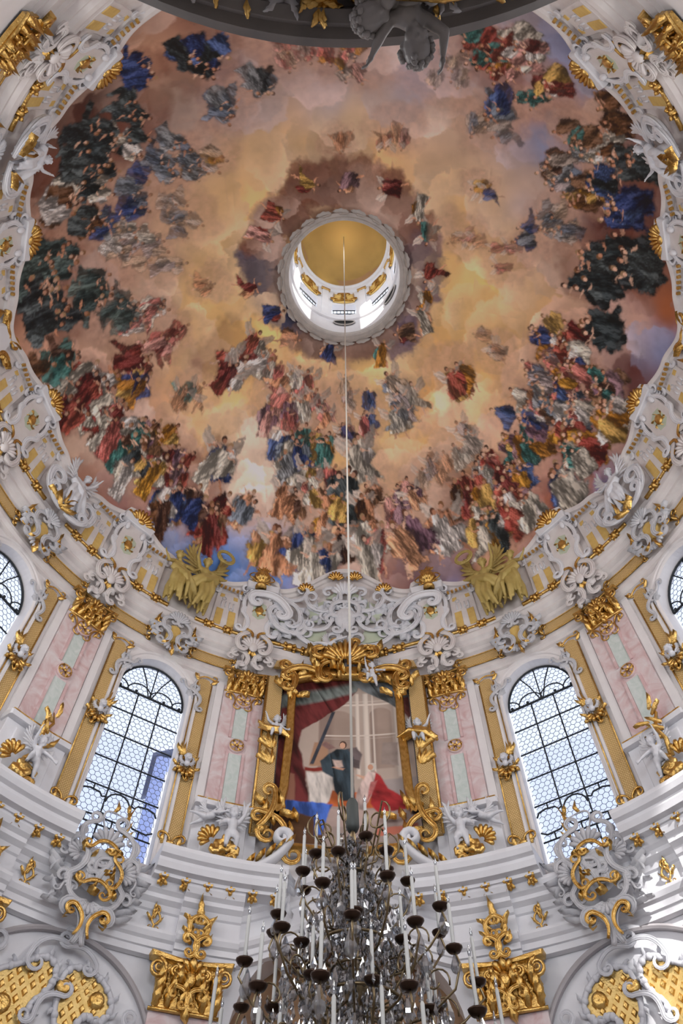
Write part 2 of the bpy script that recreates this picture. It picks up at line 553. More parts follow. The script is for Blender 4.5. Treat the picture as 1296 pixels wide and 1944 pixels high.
# ---- windows
def make_window(az, idx, detailed):
    root = wall_empty('window_%d' % idx, az, WSILL, RW, kind='structure')
    hx, top = WX, WTOP - WSILL; sp = WSPR - WSILL
    # stepped white surround
    path = [(-hx, -.0), (-hx, sp * .5), (-hx, sp)] + [(-hx * cos(pi * i / 24), sp + (top - sp) * sin(pi * i / 24)) for i in range(1, 24)] + [(hx, sp), (hx, sp * .5), (hx, 0)]
    mb = MB().sweep(path, [(0, -.05), (0, .09), (.09, .13), (.11, .07), (.22, .07), (.25, .12), (.33, .12), (.35, .0)])
    mb.bend(RW).obj('surround', M['uwhite'], root)
    gy = 0.40
    gl = gy
    def inside(x, z, m=0.0):
        if z < .03 + m or abs(x) > hx - m: return False
        if z <= sp: return True
        return (x / (hx - m)) ** 2 + ((z - sp) / (top - sp - m)) ** 2 < 1
    # iron glazing bars
    def bar(pts, w=.028, nm='glazing_bar'):
        MB().tube([(x, gl - .05, z) for x, z in pts], w, 5).obj(nm, M['iron'], root)
    t3 = hx / 3
    zz = [i * 1.07 for i in range(1, 6)]
    for x in (-t3, t3): bar([(x, 0), (x, sp)])
    for z in (.95, 2.25, 3.30, 4.35, 5.40): bar([(-hx, z), (hx, z)])
    bar([(-hx, sp), (hx, sp)], .045)
    bar([(-hx * cos(pi * i / 24) * .985, sp + (top - sp) * sin(pi * i / 24) * .985) for i in range(25)], .045, 'arch_bar')
    # fan of bars in the arch
    for a in (62, 90, 118):
        a = rad(a); bar([(cos(a) * .12, sp), (cos(a) * hx * .5, sp + (top - sp) * sin(a) * .55), (cos(a) * hx, sp + (top - sp) * sin(a))], .026)
    for s in (-1, 1):
        bar([(s * x, z) for x, z in arc(hx * .33, sp, hx * .36, 0, pi, 10)][:11], .026, 'fan_scroll')
        bar([(s * x, z) for x, z in arc(hx * .98, sp, hx * .32, pi, pi * .56, 7)], .026, 'fan_scroll')
        MB().ell((s * hx * .42, gl - .05, sp + .10), (.06, .04, .06)).obj('knob', M['iron'], root)
        MB().ell((s * hx * .9, gl - .05, sp + .10), (.06, .04, .06)).obj('knob', M['iron'], root)
    # curved leading of the lower field
    bar([(-t3 - .02, 1.85)] + arc(0, 1.78, t3 - .04, pi, 0, 8) + [(t3 + .02, 1.85)], .03, 'curved_bar')
    for s in (-1, 1):
        bar([(s * x, z) for x, z in [(t3, 1.95), (t3 + .12, 1.90), (t3 + .22, 2.02), (t3 + .55, 2.06), (hx - .1, 2.0), (hx, 1.85)]], .03, 'curved_bar')
        bar([(s * x, z) for x, z in [(0, 1.20), (t3 - .2, 1.20), (t3 - .08, 1.36), (t3 + .1, 1.36), (t3 + .22, 1.22), (hx - .2, 1.18), (hx, 1.3)]], .03, 'curved_bar')
        for x, a, b in ((t3 + .45, 2.05, 2.25), (t3 + .45, .95, 1.2)): bar([(s * x, a), (s * x, b)], .026)
    bar([(0, .95), (0, 1.2)], .026)
    # hexagonal panes in lead
    hr = .115
    dx, dz = hr * math.sqrt(3), hr * 1.5
    cells = []
    j = 0; z = .05
    while z < top + hr:
        x = -math.ceil(hx / dx) * dx - (dx / 2 if j % 2 else 0)
        while x < hx + dx:
            if inside(x, z, -.06): cells.append((x, z))
            x += dx
        z += dz; j += 1
    came = MB(); 
    hexv = [(cos(rad(30 + 60 * k)), sin(rad(30 + 60 * k))) for k in range(6)]
    def clampp(x, z):
        x = max(-hx, min(hx, x)); z = max(0.0, z)
        if z > sp:
            q = math.hypot(x / hx, (z - sp) / (top - sp))
            if q > 1: x, z = x / q, sp + (z - sp) / q
        return x, z
    if detailed:
        pm = MB(); pm.add([(hr * .93 * c, -.008, hr * .93 * s) for c, s in hexv] + [(0, -.014, 0)] + [(hr * .93 * c, .006, hr * .93 * s) for c, s in hexv],
                          [(k, (k + 1) % 6, 6) for k in range(6)] + [(7, 8, 9, 10, 11, 12)[::-1]], False)
        pme = pm.mesh('pane', M['pane'])
        # the 300 panes that lie fully inside, lowest (largest in view) first; the rest joined
        full = [c for c in cells if inside(c[0], c[1], hr * .95)]
        full.sort(key=lambda c: c[1])
        single, rest = full[:300], full[300:] + [c for c in cells if c not in full]
        for c in single:
            link('pane', pme, root, loc=(c[0], gl, c[1]))
    else:
        rest = cells
    rm = MB()
    for c in rest:
        pts = [clampp(c[0] + hr * .93 * a, c[1] + hr * .93 * b) for a, b in hexv]
        rm.add([(x, gl, z) for x, z in pts], [tuple(range(6))], False)
    o = rm.obj('edge_panes', M['pane'], root); o['kind'] = 'stuff'
    seen = set()
    for c in cells:
        for k in (0, 1, 5):
            p = clampp(c[0] + hr * hexv[k][0], c[1] + hr * hexv[k][1]); q = clampp(c[0] + hr * hexv[(k + 1) % 6][0], c[1] + hr * hexv[(k + 1) % 6][1])
            if math.hypot(p[0] - q[0], p[1] - q[1]) > .02:
                came.tube([(p[0], gl, p[1]), (q[0], gl, q[1])], .011, 3, caps=False)
    o = came.obj('lead_came', M['lead'], root); o['kind'] = 'stuff'
    # light portal: helps sampling the sky through this opening
    pl = bpy.data.lights.new('portal', 'AREA'); pl.shape = 'RECTANGLE'; pl.size = 2 * hx; pl.size_y = top
    pl.cycles.is_portal = True
    po = bpy.data.objects.new('portal', pl); COL.objects.link(po)
    po.location = W(az, WSILL + top / 2, RW + .48)
    po.rotation_euler = (Vector((-sin(rad(az)), -cos(rad(az)), 0))).to_track_quat('-Z', 'Y').to_euler()
    return root
M['lead'] = mat('lead_came', (.16, .18, .24), .6, .2)
for i, a in enumerate(WINS):
    w = make_window(a, i + 1, abs(a) < 40)
    w['label'] = 'tall arched window with hexagonal leaded panes and black iron bars'

# ---- lantern above the dome
def lantern():
    op = [(c, 14.0, 42.7, 44.4, 44.75) for c in (-92, -46, 0, 46, 88)] + [(-140, 21.0, 42.3, 46.2, 47.0), (130, 18.0, 42.3, 46.0, 46.8)]
    mb = wall_mesh(LR, LZ - .2, 48.0, op, .35, 4.0)
    struct(mb, 'wall_lantern', M['white'], 'white cylindrical lantern wall above the dome')
    for (c, h, zb, zs, zt) in op:
        pl = bpy.data.lights.new('portal', 'AREA'); pl.shape = 'RECTANGLE'; pl.size = 1.5; pl.size_y = 3.4; pl.cycles.is_portal = True
        po = bpy.data.objects.new('portal', pl); COL.objects.link(po); po.location = W(c, 43.9, LR + .34)
        po.rotation_euler = (Vector((-sin(rad(c)), -cos(rad(c)), 0))).to_track_quat('-Z', 'Y').to_euler()
    t = MB(); ring(t, [(LR + .34, LZ - .25), (LR + .30, LZ - .50), (LR + .14, LZ - .55), (LR + .08, LZ - .48), (LR - .02, LZ - .5), (LR - .08, LZ - .36), (LR - .08, LZ - .05), (LR + .05, LZ + .1)], -180, 180, 3)
    struct(t, 'trim_30', M['stone'], 'grey stone ring around the lantern opening')
    t = MB(); ring(t, [(LR + .02, 47.4), (LR - .12, 47.5), (LR - .18, 47.75), (LR - .28, 47.85), (LR - .28, 48.0), (LR + .05, 48.1)], -180, 180, 4)
    ring(t, [(LR + .02, 41.5), (LR - .10, 41.55), (LR - .14, 41.75), (LR + .02, 41.8)], -180, 180, 4)
    struct(t, 'trim_31', M['white'], 'white mouldings inside the lantern')
M['stone'] = mat('grey_ring_stone', (.42, .39, .37), .6, noise=(.52, .48, .45), scale=3)
lantern()

# ---------------------------------------------------------------- fresco: a generic painted heaven of clouds and robed figures
NC = 1700
NPR = np.random.RandomState(11)

def noise2(n, cells, seed):
    """tileable-free smooth value noise on an n x n canvas"""
    r = np.random.RandomState(seed)
    g = r.rand(cells + 3, cells + 3)
    t = np.linspace(0, cells, n, endpoint=False)
    i = t.astype(int); f = t - i; f = f * f * (3 - 2 * f)
    a = g[i][:, i]; b = g[i][:, i + 1]; c = g[i + 1][:, i]; d = g[i + 1][:, i + 1]
    fx = f[None, :]; fy = f[:, None]
    return (a * (1 - fx) + b * fx) * (1 - fy) + (c * (1 - fx) + d * fx) * fy

def fbm(n, cells, octv, seed):
    s = 0; w = 1; tot = 0
    for k in range(octv):
        s = s + w * noise2(n, cells * 2 ** k, seed + k); tot += w; w *= .55
    return s / tot

def px_dirs(xy):
    xy = np.asarray(xy, float)
    u = (xy[:, 0] - 648) / CAM_F; v = -(xy[:, 1] - 972) / CAM_F
    return u[:, None] * np.array(_r2)[None] + v[:, None] * np.array(_u2)[None] + np.array(_fw)[None]

def dome_canvas(xy):
    """where on the dome (flattened, canvas units) a sight line meets the vault"""
    d = px_dirs(xy); o = np.array(CAM_POS) - np.array([0, 0, DZ])
    s = np.array([1 / DA, 1 / DA, 1 / DB])
    o = o * s; e = d * s
    a = (e * e).sum(1); b = e @ o; c = o @ o - 1
    t = (-b + np.sqrt(np.maximum(b * b - a * c, 0))) / a
    X = np.array(CAM_POS)[None] + t[:, None] * d
    az = np.arctan2(X[:, 0], X[:, 1])
    ph = np.arccos(np.clip((X[:, 2] - DZ) / DB, -1, 1)) / (pi / 2)
    return np.stack([NC / 2 * (1 + ph * np.sin(az) * .98), NC / 2 * (1 + ph * np.cos(az) * .98)], 1)

def lin(c):
    c = np.asarray(c, float) / 255.0
    return np.where(c < .04045, c / 12.92, ((c + .055) / 1.055) ** 2.4)

SKY = [((560, 300), (196, 158, 112)), ((400, 560), (205, 168, 120)), ((900, 560), (205, 165, 108)), ((650, 220), (178, 155, 135)), ((600, 190), (160, 152, 165)),
 ((450, 280), (186, 155, 125)), ((330, 560), (190, 158, 132)), ((480, 700), (222, 180, 118)), ((850, 760), (208, 165, 112)), ((700, 720), (228, 192, 125)),
 ((590, 820), (196, 145, 88)), ((830, 720), (170, 105, 62)), ((640, 985), (212, 188, 176)), ((470, 920), (215, 195, 185)), ((350, 900), (175, 128, 110)), ((300, 1000), (140, 78, 66)),
 ((420, 1065), (84, 124, 186)), ((330, 1035), (92, 124, 178)), ((850, 1085), (84, 118, 182)), ((520, 1085), (92, 130, 190)), ((905, 1065), (198, 146, 104)), ((760, 1075), (118, 72, 64)), ((600, 1060), (150, 105, 90)),
 ((180, 900), (160, 112, 90)), ((130, 830), (205, 172, 150)), ((60, 760), (70, 34, 25)), ((30, 680), (178, 126, 98)), ((20, 610), (118, 80, 68)), ((190, 960), (130, 72, 60)),
 ((180, 200), (66, 36, 30)), ((250, 110), (165, 125, 102)), ((340, 40), (128, 88, 72)), ((400, 230), (140, 128, 140)), ((330, 200), (150, 122, 104)), ((60, 350), (90, 50, 38)), ((70, 430), (160, 115, 92)),
 ((520, 110), (160, 128, 118)), ((600, 60), (160, 118, 106)), ((700, 150), (160, 140, 140)), ((770, 180), (150, 146, 165)), ((860, 230), (165, 142, 130)), ((1000, 200), (160, 122, 112)), ((1090, 90), (112, 124, 162)), ((1110, 150), (120, 128, 160)),
 ((1060, 200), (150, 112, 100)), ((1040, 290), (132, 138, 168)), ((1130, 180), (170, 130, 98)), ((1210, 310), (104, 62, 46)), ((1190, 470), (70, 24, 20)), ((1160, 420), (72, 26, 22)), ((1250, 560), (150, 86, 52)), ((1245, 640), (118, 126, 162)),
 ((1200, 700), (84, 38, 34)), ((1170, 600), (200, 158, 142)), ((1000, 350), (160, 140, 134)), ((960, 420), (160, 145, 150)), ((950, 480), (195, 162, 125)), ((1000, 560), (198, 156, 114)), ((1060, 660), (188, 136, 108)),
 ((1120, 900), (150, 92, 76)), ((1150, 945), (96, 126, 180)), ((1080, 985), (160, 90, 62)), ((1180, 850), (140, 92, 80)), ((1190, 760), (80, 40, 36)), ((800, 900), (202, 160, 132)), ((960, 740), (204, 158, 114)), ((1000, 900), (172, 125, 112)), ((860, 1000), (170, 120, 100)),
 ((540, 610), (190, 150, 110)), ((760, 620), (190, 146, 104)), ((430, 420), (196, 160, 118)), ((880, 420), (196, 158, 112)), ((300, 480), (172, 146, 130)), ((220, 520), (160, 128, 116)), ((1060, 500), (176, 140, 118)), ((380, 760), (206, 170, 132)), ((300, 760), (184, 140, 118)), ((700, 300), (190, 150, 118))]

def paint_fresco():  # sky and clouds
    c = np.zeros((NC, NC, 3))
    pts = dome_canvas([p for p, _ in SKY]); cols = lin([k for _, k in SKY])
    # smooth background from scattered colours, on a coarse grid with warped coordinates
    g = 170
    yy, xx = np.mgrid[0:g, 0:g] * (NC / g) + NC / g / 2
    w1 = (fbm(g, 5, 4, 3) - .5) * 190; w2 = (fbm(g, 5, 4, 33) - .5) * 190
    num = np.zeros((g, g, 3)); den = np.zeros((g, g, 1))
    for (px, py), col in zip(pts, cols):
        d2 = (xx + w1 - px) ** 2 + (yy + w2 - py) ** 2 + 300.0
        w = (1 / d2 ** 1.6)[..., None]
        num += w * col; den += w
    bgc = num / den
    t = np.linspace(0, g - 1.001, NC); i = t.astype(int); f = t - i
    a = bgc[i][:, i]; b = bgc[i][:, i + 1]; cc = bgc[i + 1][:, i]; d = bgc[i + 1][:, i + 1]
    fx = f[None, :, None]; fy = f[:, None, None]
    c = (a * (1 - fx) + b * fx) * (1 - fy) + (cc * (1 - fx) + d * fx) * fy
    yy2, xx2 = np.mgrid[0:NC, 0:NC]; rr0 = np.hypot(xx2 - NC / 2, yy2 - NC / 2 - NC * .06) / (NC / 2)
    gl = (np.clip(1 - np.abs(rr0 - .32) / .34, 0, 1) * .42)[..., None]
    c = c * (1 - gl) + lin((232, 188, 112)) * gl
    # billowing clouds: ridged noise modulating lightness and warmth
    n1 = fbm(NC, 9, 5, 50); n2 = fbm(NC, 22, 4, 70)
    bil = np.abs(n1 - .5) * 2
    k = (0.80 + .55 * bil + .35 * (n2 - .5))[..., None]
    c = c * k
    edge = np.clip((n1 - .52) * 9, 0, 1)[..., None] * np.clip((.60 - n1) * 12, 0, 1)[..., None]
    c = c * (1 - .22 * edge) + np.array([.60, .42, .34]) * .22 * edge
    return c * 1.32

CAN = paint_fresco()

def stamp(x0, y0, R, fn):
    """fn(u,v) -> list of (mask, colour) painted in order, patch centred at canvas x0,y0 with radius R"""
    xa, xb = int(max(0, x0 - R)), int(min(NC, x0 + R + 1)); ya, yb = int(max(0, y0 - R)), int(min(NC, y0 + R + 1))
    if xb <= xa or yb <= ya: return
    yy, xx = np.mgrid[ya:yb, xa:xb]
    for m, col in fn((xx - x0), (yy - y0)):
        m = m[..., None]
        CAN[ya:yb, xa:xb] = CAN[ya:yb, xa:xb] * (1 - m) + np.asarray(col) * m

NZ = fbm(256, 8, 4, 5); NZ2 = fbm(256, 16, 3, 15)
def nz(u, v, s, a):
    x = (u * s) % 256; y = (v * s) % 256
    i = x.astype(int); j = y.astype(int); fx = x - i; fy = y - j
    i %= 256; j %= 256; i2 = (i + 1) % 256; j2 = (j + 1) % 256
    return (a[j, i] * (1 - fx) + a[j, i2] * fx) * (1 - fy) + (a[j2, i] * (1 - fx) + a[j2, i2] * fx) * fy

def sdpoly(u, v, pts):
    """signed distance to a polygon, positive inside"""
    d = np.full(u.shape, 9.0); ins = np.zeros(u.shape, bool)
    n = len(pts)
    for i in range(n):
        (x1, y1), (x2, y2) = pts[i - 1], pts[i]
        ex, ey = x2 - x1, y2 - y1
        t = np.clip(((u - x1) * ex + (v - y1) * ey) / (ex * ex + ey * ey + 1e-9), 0, 1)
        d = np.minimum(d, (u - x1 - ex * t) ** 2 + (v - y1 - ey * t) ** 2)
        if abs(ey) > 1e-9:
            ins ^= ((y1 > v) != (y2 > v)) & (u < ex * (v - y1) / ey + x1)
    return np.where(ins, 1, -1) * np.sqrt(d)

SHAPES = [[(.40, -.15), (.42, .12), (.15, .26), (-.08, .30), (-.2, .58), (-.5, .52), (-.78, .25), (-.62, -.1), (-.4, -.36), (0, -.28)],
          [(.40, -.15), (.40, .15), (.1, .26), (-.4, .24), (-.85, .40), (-.95, -.3), (-.4, -.28), (.1, -.26)],
          [(.34, -.14), (.38, .12), (.05, .24), (-.2, .34), (-.45, .8), (-.65, .85), (-.55, .3), (-.38, -.1), (-.1, -.26)],
          [(.38, -.16), (.38, .14), (0, .24), (-.25, .60), (-.55, .66), (-.66, .1), (-.6, -.42), (-.2, -.36)]]

def figure(x, y, size, col, alpha=1.0, kind='robe', flesh=(206, 150, 118), tilt=0.0, second=None):
    """one small draped figure, head towards the crown of the vault"""
    rr = RND
    col = lin(col); fl = lin(flesh)
    sec = lin(second) if second is not None else col * .8
    ang = math.atan2(NC / 2 - y, NC / 2 - x) + tilt
    ca, sa = cos(ang), sin(ang)
    off = rr.random() * 900
    sgn = rr.choice((-1, 1))
    shp = [(a * rr.uniform(.9, 1.12), b * sgn * rr.uniform(.9, 1.15)) for a, b in rr.choice(SHAPES)]
    cloak = [(.3, .05 * sgn), (.36, .42 * sgn), (.12, .62 * sgn), (-.15, .5 * sgn), (-.45, .3 * sgn), (-.3, .05 * sgn)] if rr.random() < .6 else [(.3, -.1 * sgn), (0, -.45 * sgn), (-.4, -.5 * sgn), (-.7, -.2 * sgn), (-.3, .05 * sgn)]
    wing = kind == 'angel' and rr.random() < .45
    hair = rr.choice([(92, 58, 42), (70, 48, 38), (150, 120, 90), (120, 84, 56)])
    armf = rr.uniform(-.2, .5)
    def fn(dx, dy):
        u = (dx * ca + dy * sa) / size; v = (-dx * sa + dy * ca) / size   # u towards the head
        w1 = nz(dx * 2.6 + off, dy * 2.6 + off, 1.0, NZ) - .5; w2 = nz(dx * 7 + off, dy * 7, 1.0, NZ) - .5
        uu = u + w1 * .22 + w2 * .08; vv = v + (nz(dx * 2.6 + off + 90, dy * 2.6, 1.0, NZ) - .5) * .22 - w2 * .08
        f1 = nz(u * 46 + v * 30 * sgn + off, v * 190 + u * 40 + off, 1.0, NZ)
        f2 = nz(u * 90 + off, v * 420 - u * 80 * sgn + off, 1.0, NZ2)
        fold = np.clip((f1 - .5) * 2.6 + (f2 - .5) * 1.5 + .5, 0, 1)
        side = np.clip(.75 + (-dx * .5 + dy * .3) / size, .35, 1.25)
        out = []
        if wing:
            for s in (-1, 1):
                m = sdpoly(uu, vv, [(.22, s * .08), (.55, s * .30), (.78, s * .62), (.45, s * .66), (.15, s * .48), (.02, s * .22)])
                fe = .70 + .35 * np.clip(np.sin((u - v * s) * 26 + w2 * 6) * .5 + .5, 0, 1)
                out.append((np.clip(m * 22, 0, 1) * alpha * .85, lin((214, 198, 186)) * (fe * side)[..., None]))
        for poly, c0 in ((cloak, sec), (shp, col)):
            m = sdpoly(uu, vv, poly)
            out.append((np.clip(m * 14 + .9, 0, 1) * alpha * .42, col * .18 + .01))
            L = (.22 + 1.25 * fold ** 1.3) * side
            hi = (np.clip(fold - .72, 0, 1) * .35 * alpha)[..., None] * (.25 + c0)
            out.append((np.clip(m * 26, 0, 1) * alpha, c0 * L[..., None] + hi))
        for s in ((-1, 1) if kind != 'robe' else (sgn,)):
            arm = sdpoly(uu, vv, [(.30, s * .10), (.34, s * .20), (.30 + armf * .6, s * .46), (.26 + armf * .6, s * .44), (.22, s * .20)])
            out.append((np.clip(arm * 30 + .2, 0, 1) * alpha, fl * (.65 + .5 * fold)[..., None]))
        if kind == 'angel':
            leg = sdpoly(uu, vv, [(-.5, sgn * .2), (-.55, sgn * .34), (-.95, sgn * .44), (-.98, sgn * .36)])
            out.append((np.clip(leg * 30 + .2, 0, 1) * alpha, fl * (.6 + .5 * fold)[..., None]))
        hu, hv = .50, sgn * .03
        qh = ((u - hu - .02) / .10) ** 2 + ((v - hv) / .085) ** 2
        out.append((np.clip((1.1 - qh) * 3, 0, 1) * alpha, lin(hair)))
        qf = ((u - hu + .025) / .07) ** 2 + ((v - hv - .025 * sgn) / .064) ** 2
        out.append((np.clip((1.1 - qf) * 3, 0, 1) * alpha, fl * (side * .8 + .25)[..., None]))
        return out
    stamp(x, y, size * 1.25, fn)

PAL = {'monk': [(64, 72, 74), (50, 60, 64), (78, 86, 88), (44, 50, 54)], 'green': [(76, 92, 90), (64, 80, 80), (88, 104, 100)], 'blue': [(54, 72, 124), (46, 62, 112), (78, 98, 146)],
 'red': [(146, 60, 50), (164, 80, 66), (116, 46, 42)], 'rose': [(200, 120, 110), (190, 104, 96), (206, 150, 140)], 'white': [(214, 204, 190), (196, 186, 172), (222, 212, 206)],
 'ochre': [(196, 140, 52), (176, 118, 40), (206, 164, 90)], 'brown': [(110, 72, 44), (128, 92, 66), (86, 56, 42)], 'slate': [(120, 128, 140), (106, 116, 134), (140, 142, 146)],
 'pale': [(190, 172, 160), (176, 160, 160), (196, 168, 144)], 'purple': [(126, 92, 108), (150, 116, 124)], 'flesh': [(214, 158, 122), (200, 140, 104)], 'teal': [(76, 130, 124), (60, 108, 104)]}
# x, y, count, spread, size, palettes, opacity, kind
GROUPS = [(262, 130, 2, 14, 46, 'blue', 1, 'robe'), (385, 108, 5, 34, 46, 'monk blue', 1, 'robe'), (258, 200, 4, 26, 40, 'monk', 1, 'robe'), (165, 265, 8, 40, 42, 'monk', 1, 'robe'), (235, 262, 4, 28, 38, 'monk white', 1, 'robe'),
 (150, 325, 5, 30, 42, 'monk', 1, 'robe'), (190, 345, 4, 26, 36, 'white monk', 1, 'robe'), (115, 400, 4, 26, 48, 'white brown', 1, 'robe'), (160, 420, 3, 18, 36, 'brown monk', 1, 'robe'), (95, 475, 6, 34, 48, 'green', 1, 'robe'),
 (60, 540, 5, 26, 50, 'green monk', 1, 'robe'), (115, 590, 6, 34, 48, 'monk', 1, 'robe'), (175, 550, 5, 30, 40, 'green', .9, 'robe'), (215, 600, 4, 26, 40, 'green', .7, 'robe'), (320, 295, 5, 30, 36, 'slate', .85, 'robe'),
 (355, 320, 4, 22, 30, 'slate', .7, 'robe'), (250, 370, 5, 32, 38, 'slate blue', .75, 'robe'), (215, 425, 3, 20, 36, 'blue slate', .8, 'robe'), (245, 455, 5, 30, 34, 'white pale', .75, 'robe'), (335, 405, 5, 34, 30, 'pale slate', .5, 'robe'),
 (300, 490, 4, 30, 34, 'pale', .6, 'robe'), (390, 300, 4, 26, 34, 'pale ochre', .6, 'robe'), (395, 550, 2, 18, 26, 'flesh', .5, 'angel'), (285, 600, 5, 30, 36, 'white rose', .8, 'robe'), (320, 640, 4, 26, 36, 'rose red', .75, 'robe'),
 (245, 685, 4, 26, 38, 'red', .9, 'robe'), (95, 690, 3, 26, 44, 'teal brown', .9, 'robe'), (165, 740, 6, 34, 46, 'red white', 1, 'robe'), (120, 790, 3, 20, 44, 'red', 1, 'robe'), (200, 790, 5, 34, 42, 'white rose red', 1, 'robe'),
 (245, 730, 3, 20, 38, 'blue ochre', .9, 'robe'), (235, 835, 6, 34, 42, 'teal white brown', 1, 'robe'), (290, 830, 5, 30, 38, 'ochre brown purple', 1, 'robe'), (275, 890, 5, 32, 42, 'white ochre monk', 1, 'robe'), (335, 885, 5, 30, 38, 'red purple', 1, 'robe'),
 (340, 950, 6, 34, 44, 'white brown blue', 1, 'robe'), (395, 975, 5, 28, 46, 'red brown', 1, 'robe'), (365, 740, 3, 22, 34, 'flesh teal', .7, 'angel'), (425, 868, 2, 16, 56, 'blue white', 1, 'angel'), (445, 680, 5, 38, 42, 'red white', .95, 'angel'),
 (510, 690, 3, 22, 34, 'rose white', .8, 'robe'), (560, 755, 8, 40, 36, 'white rose flesh', .85, 'angel'), (525, 775, 4, 26, 32, 'rose purple', .8, 'robe'), (755, 760, 7, 36, 38, 'white pale slate', .85, 'angel'), (665, 790, 7, 40, 28, 'blue rose flesh', .85, 'angel'),
 (660, 730, 3, 30, 22, 'pale', .6, 'angel'), (545, 870, 4, 28, 42, 'blue slate white', .95, 'robe'), (600, 850, 5, 26, 38, 'teal ochre', .95, 'robe'), (605, 895, 4, 28, 36, 'white rose ochre', 1, 'angel'), (690, 865, 2, 16, 52, 'white', .95, 'angel'),
 (658, 930, 2, 8, 62, 'monk', 1, 'robe'), (555, 945, 3, 24, 38, 'flesh brown', 1, 'angel'), (615, 965, 4, 24, 34, 'ochre flesh', 1, 'angel'), (470, 965, 2, 16, 44, 'flesh slate', 1, 'angel'), (700, 950, 3, 24, 38, 'brown flesh', 1, 'angel'),
 (765, 945, 5, 30, 34, 'rose purple flesh', 1, 'angel'), (520, 1030, 2, 14, 56, 'ochre flesh', 1, 'angel'), (600, 1055, 4, 26, 52, 'blue white', 1, 'angel'), (640, 1035, 2, 14, 44, 'flesh brown', 1, 'angel'), (705, 1035, 3, 22, 52, 'white rose', 1, 'angel'),
 (775, 1020, 2, 16, 58, 'purple flesh', 1, 'angel'), (835, 995, 2, 12, 58, 'flesh white', 1, 'angel'), (870, 700, 3, 26, 40, 'ochre red', .9, 'angel'), (875, 835, 4, 28, 34, 'pale white', .7, 'angel'), (820, 885, 5, 28, 28, 'flesh pale', .6, 'angel'),
 (910, 895, 5, 26, 44, 'red white rose', 1, 'robe'), (890, 945, 4, 24, 42, 'red brown', 1, 'robe'), (950, 950, 5, 34, 44, 'red ochre purple', 1, 'robe'), (930, 1000, 5, 28, 44, 'white ochre monk', 1, 'robe'), (990, 980, 4, 28, 42, 'white red', 1, 'robe'),
 (985, 905, 5, 26, 38, 'ochre blue', 1, 'robe'), (1058, 925, 3, 14, 56, 'blue white', 1, 'robe'), (1005, 840, 6, 34, 36, 'teal ochre purple', .95, 'robe'), (985, 780, 5, 30, 36, 'blue white rose', .9, 'robe'), (1030, 760, 4, 24, 34, 'slate brown', .85, 'robe'),
 (1095, 830, 5, 28, 46, 'red ochre', 1, 'robe'), (1085, 870, 3, 20, 38, 'teal white', 1, 'robe'), (1145, 790, 5, 24, 46, 'ochre white', 1, 'robe'), (1100, 775, 6, 32, 36, 'slate white rose', 1, 'robe'), (1140, 730, 5, 28, 40, 'teal brown purple', 1, 'robe'),
 (1085, 730, 6, 32, 38, 'ochre rose blue', 1, 'robe'), (1030, 690, 5, 30, 36, 'rose slate pale', .85, 'robe'), (1085, 645, 4, 22, 44, 'white red', 1, 'robe'), (1040, 620, 3, 20, 40, 'blue ochre', .9, 'robe'), (1140, 625, 3, 14, 54, 'monk', 1, 'robe'),
 (1110, 515, 6, 32, 52, 'monk', 1, 'robe'), (1190, 490, 6, 34, 54, 'monk', 1, 'robe'), (1195, 400, 5, 28, 50, 'blue', 1, 'robe'), (1200, 310, 5, 26, 46, 'monk', 1, 'robe'), (1140, 355, 4, 22, 40, 'blue monk', 1, 'robe'), (1140, 275, 4, 26, 42, 'white brown', 1, 'robe'),
 (1160, 215, 3, 18, 44, 'brown', 1, 'robe'), (1085, 250, 3, 20, 36, 'brown teal', .9, 'robe'), (1075, 315, 6, 34, 40, 'brown slate pale', .9, 'robe'), (1095, 375, 4, 22, 40, 'ochre brown', .85, 'robe'), (1060, 420, 5, 28, 34, 'slate pale', .65, 'robe'), (1000, 445, 2, 16, 32, 'blue slate', .7, 'robe'),
 (950, 210, 3, 20, 42, 'slate blue', .85, 'robe'), (930, 250, 4, 30, 38, 'slate pale', .55, 'robe'), (960, 125, 6, 34, 40, 'red rose ochre', .95, 'robe'), (1045, 160, 3, 18, 42, 'ochre white red', .95, 'robe'), (1010, 190, 2, 14, 30, 'teal', .9, 'robe'), (920, 90, 6, 28, 42, 'teal red', .95, 'robe'),
 (985, 85, 5, 26, 42, 'white rose red', .95, 'robe'), (850, 140, 4, 30, 32, 'pale', .5, 'robe'), (660, 110, 5, 34, 34, 'rose pale ochre', .7, 'robe'), (560, 100, 4, 30, 36, 'rose pale', .55, 'robe'), (490, 40, 2, 16, 40, 'purple ochre', 1, 'robe'), (490, 150, 2, 14, 44, 'slate monk', .85, 'robe'),
 (430, 200, 4, 24, 38, 'slate', .8, 'robe'), (640, 268, 2, 12, 28, 'flesh', .6, 'angel'), (740, 250, 4, 26, 28, 'rose flesh', .6, 'angel'), (915, 360, 2, 10, 28, 'ochre blue', .7, 'angel'), (880, 440, 3, 24, 26, 'flesh rose', .45, 'angel'), (960, 490, 3, 24, 24, 'rose', .5, 'angel'), (940, 650, 4, 26, 26, 'flesh pale', .5, 'angel')]

def cloud(x, y, R, col, alpha, seed):
    a = NPR.rand() * 200
    col = lin(col)
    def fn(dx, dy):
        q = np.sqrt(dx * dx + dy * dy) / R + (nz(dx + a + 500, dy + a + 500, 62 / R, NZ) - .5) * 1.0
        m = np.clip((1 - q) * 3.2, 0, 1) * alpha
        b = .72 + .75 * (nz(dx + a + 300, dy + 300, 110 / R, NZ2) - .28)
        return [(m, col * b[..., None])]
    stamp(x, y, R * 1.7, fn)

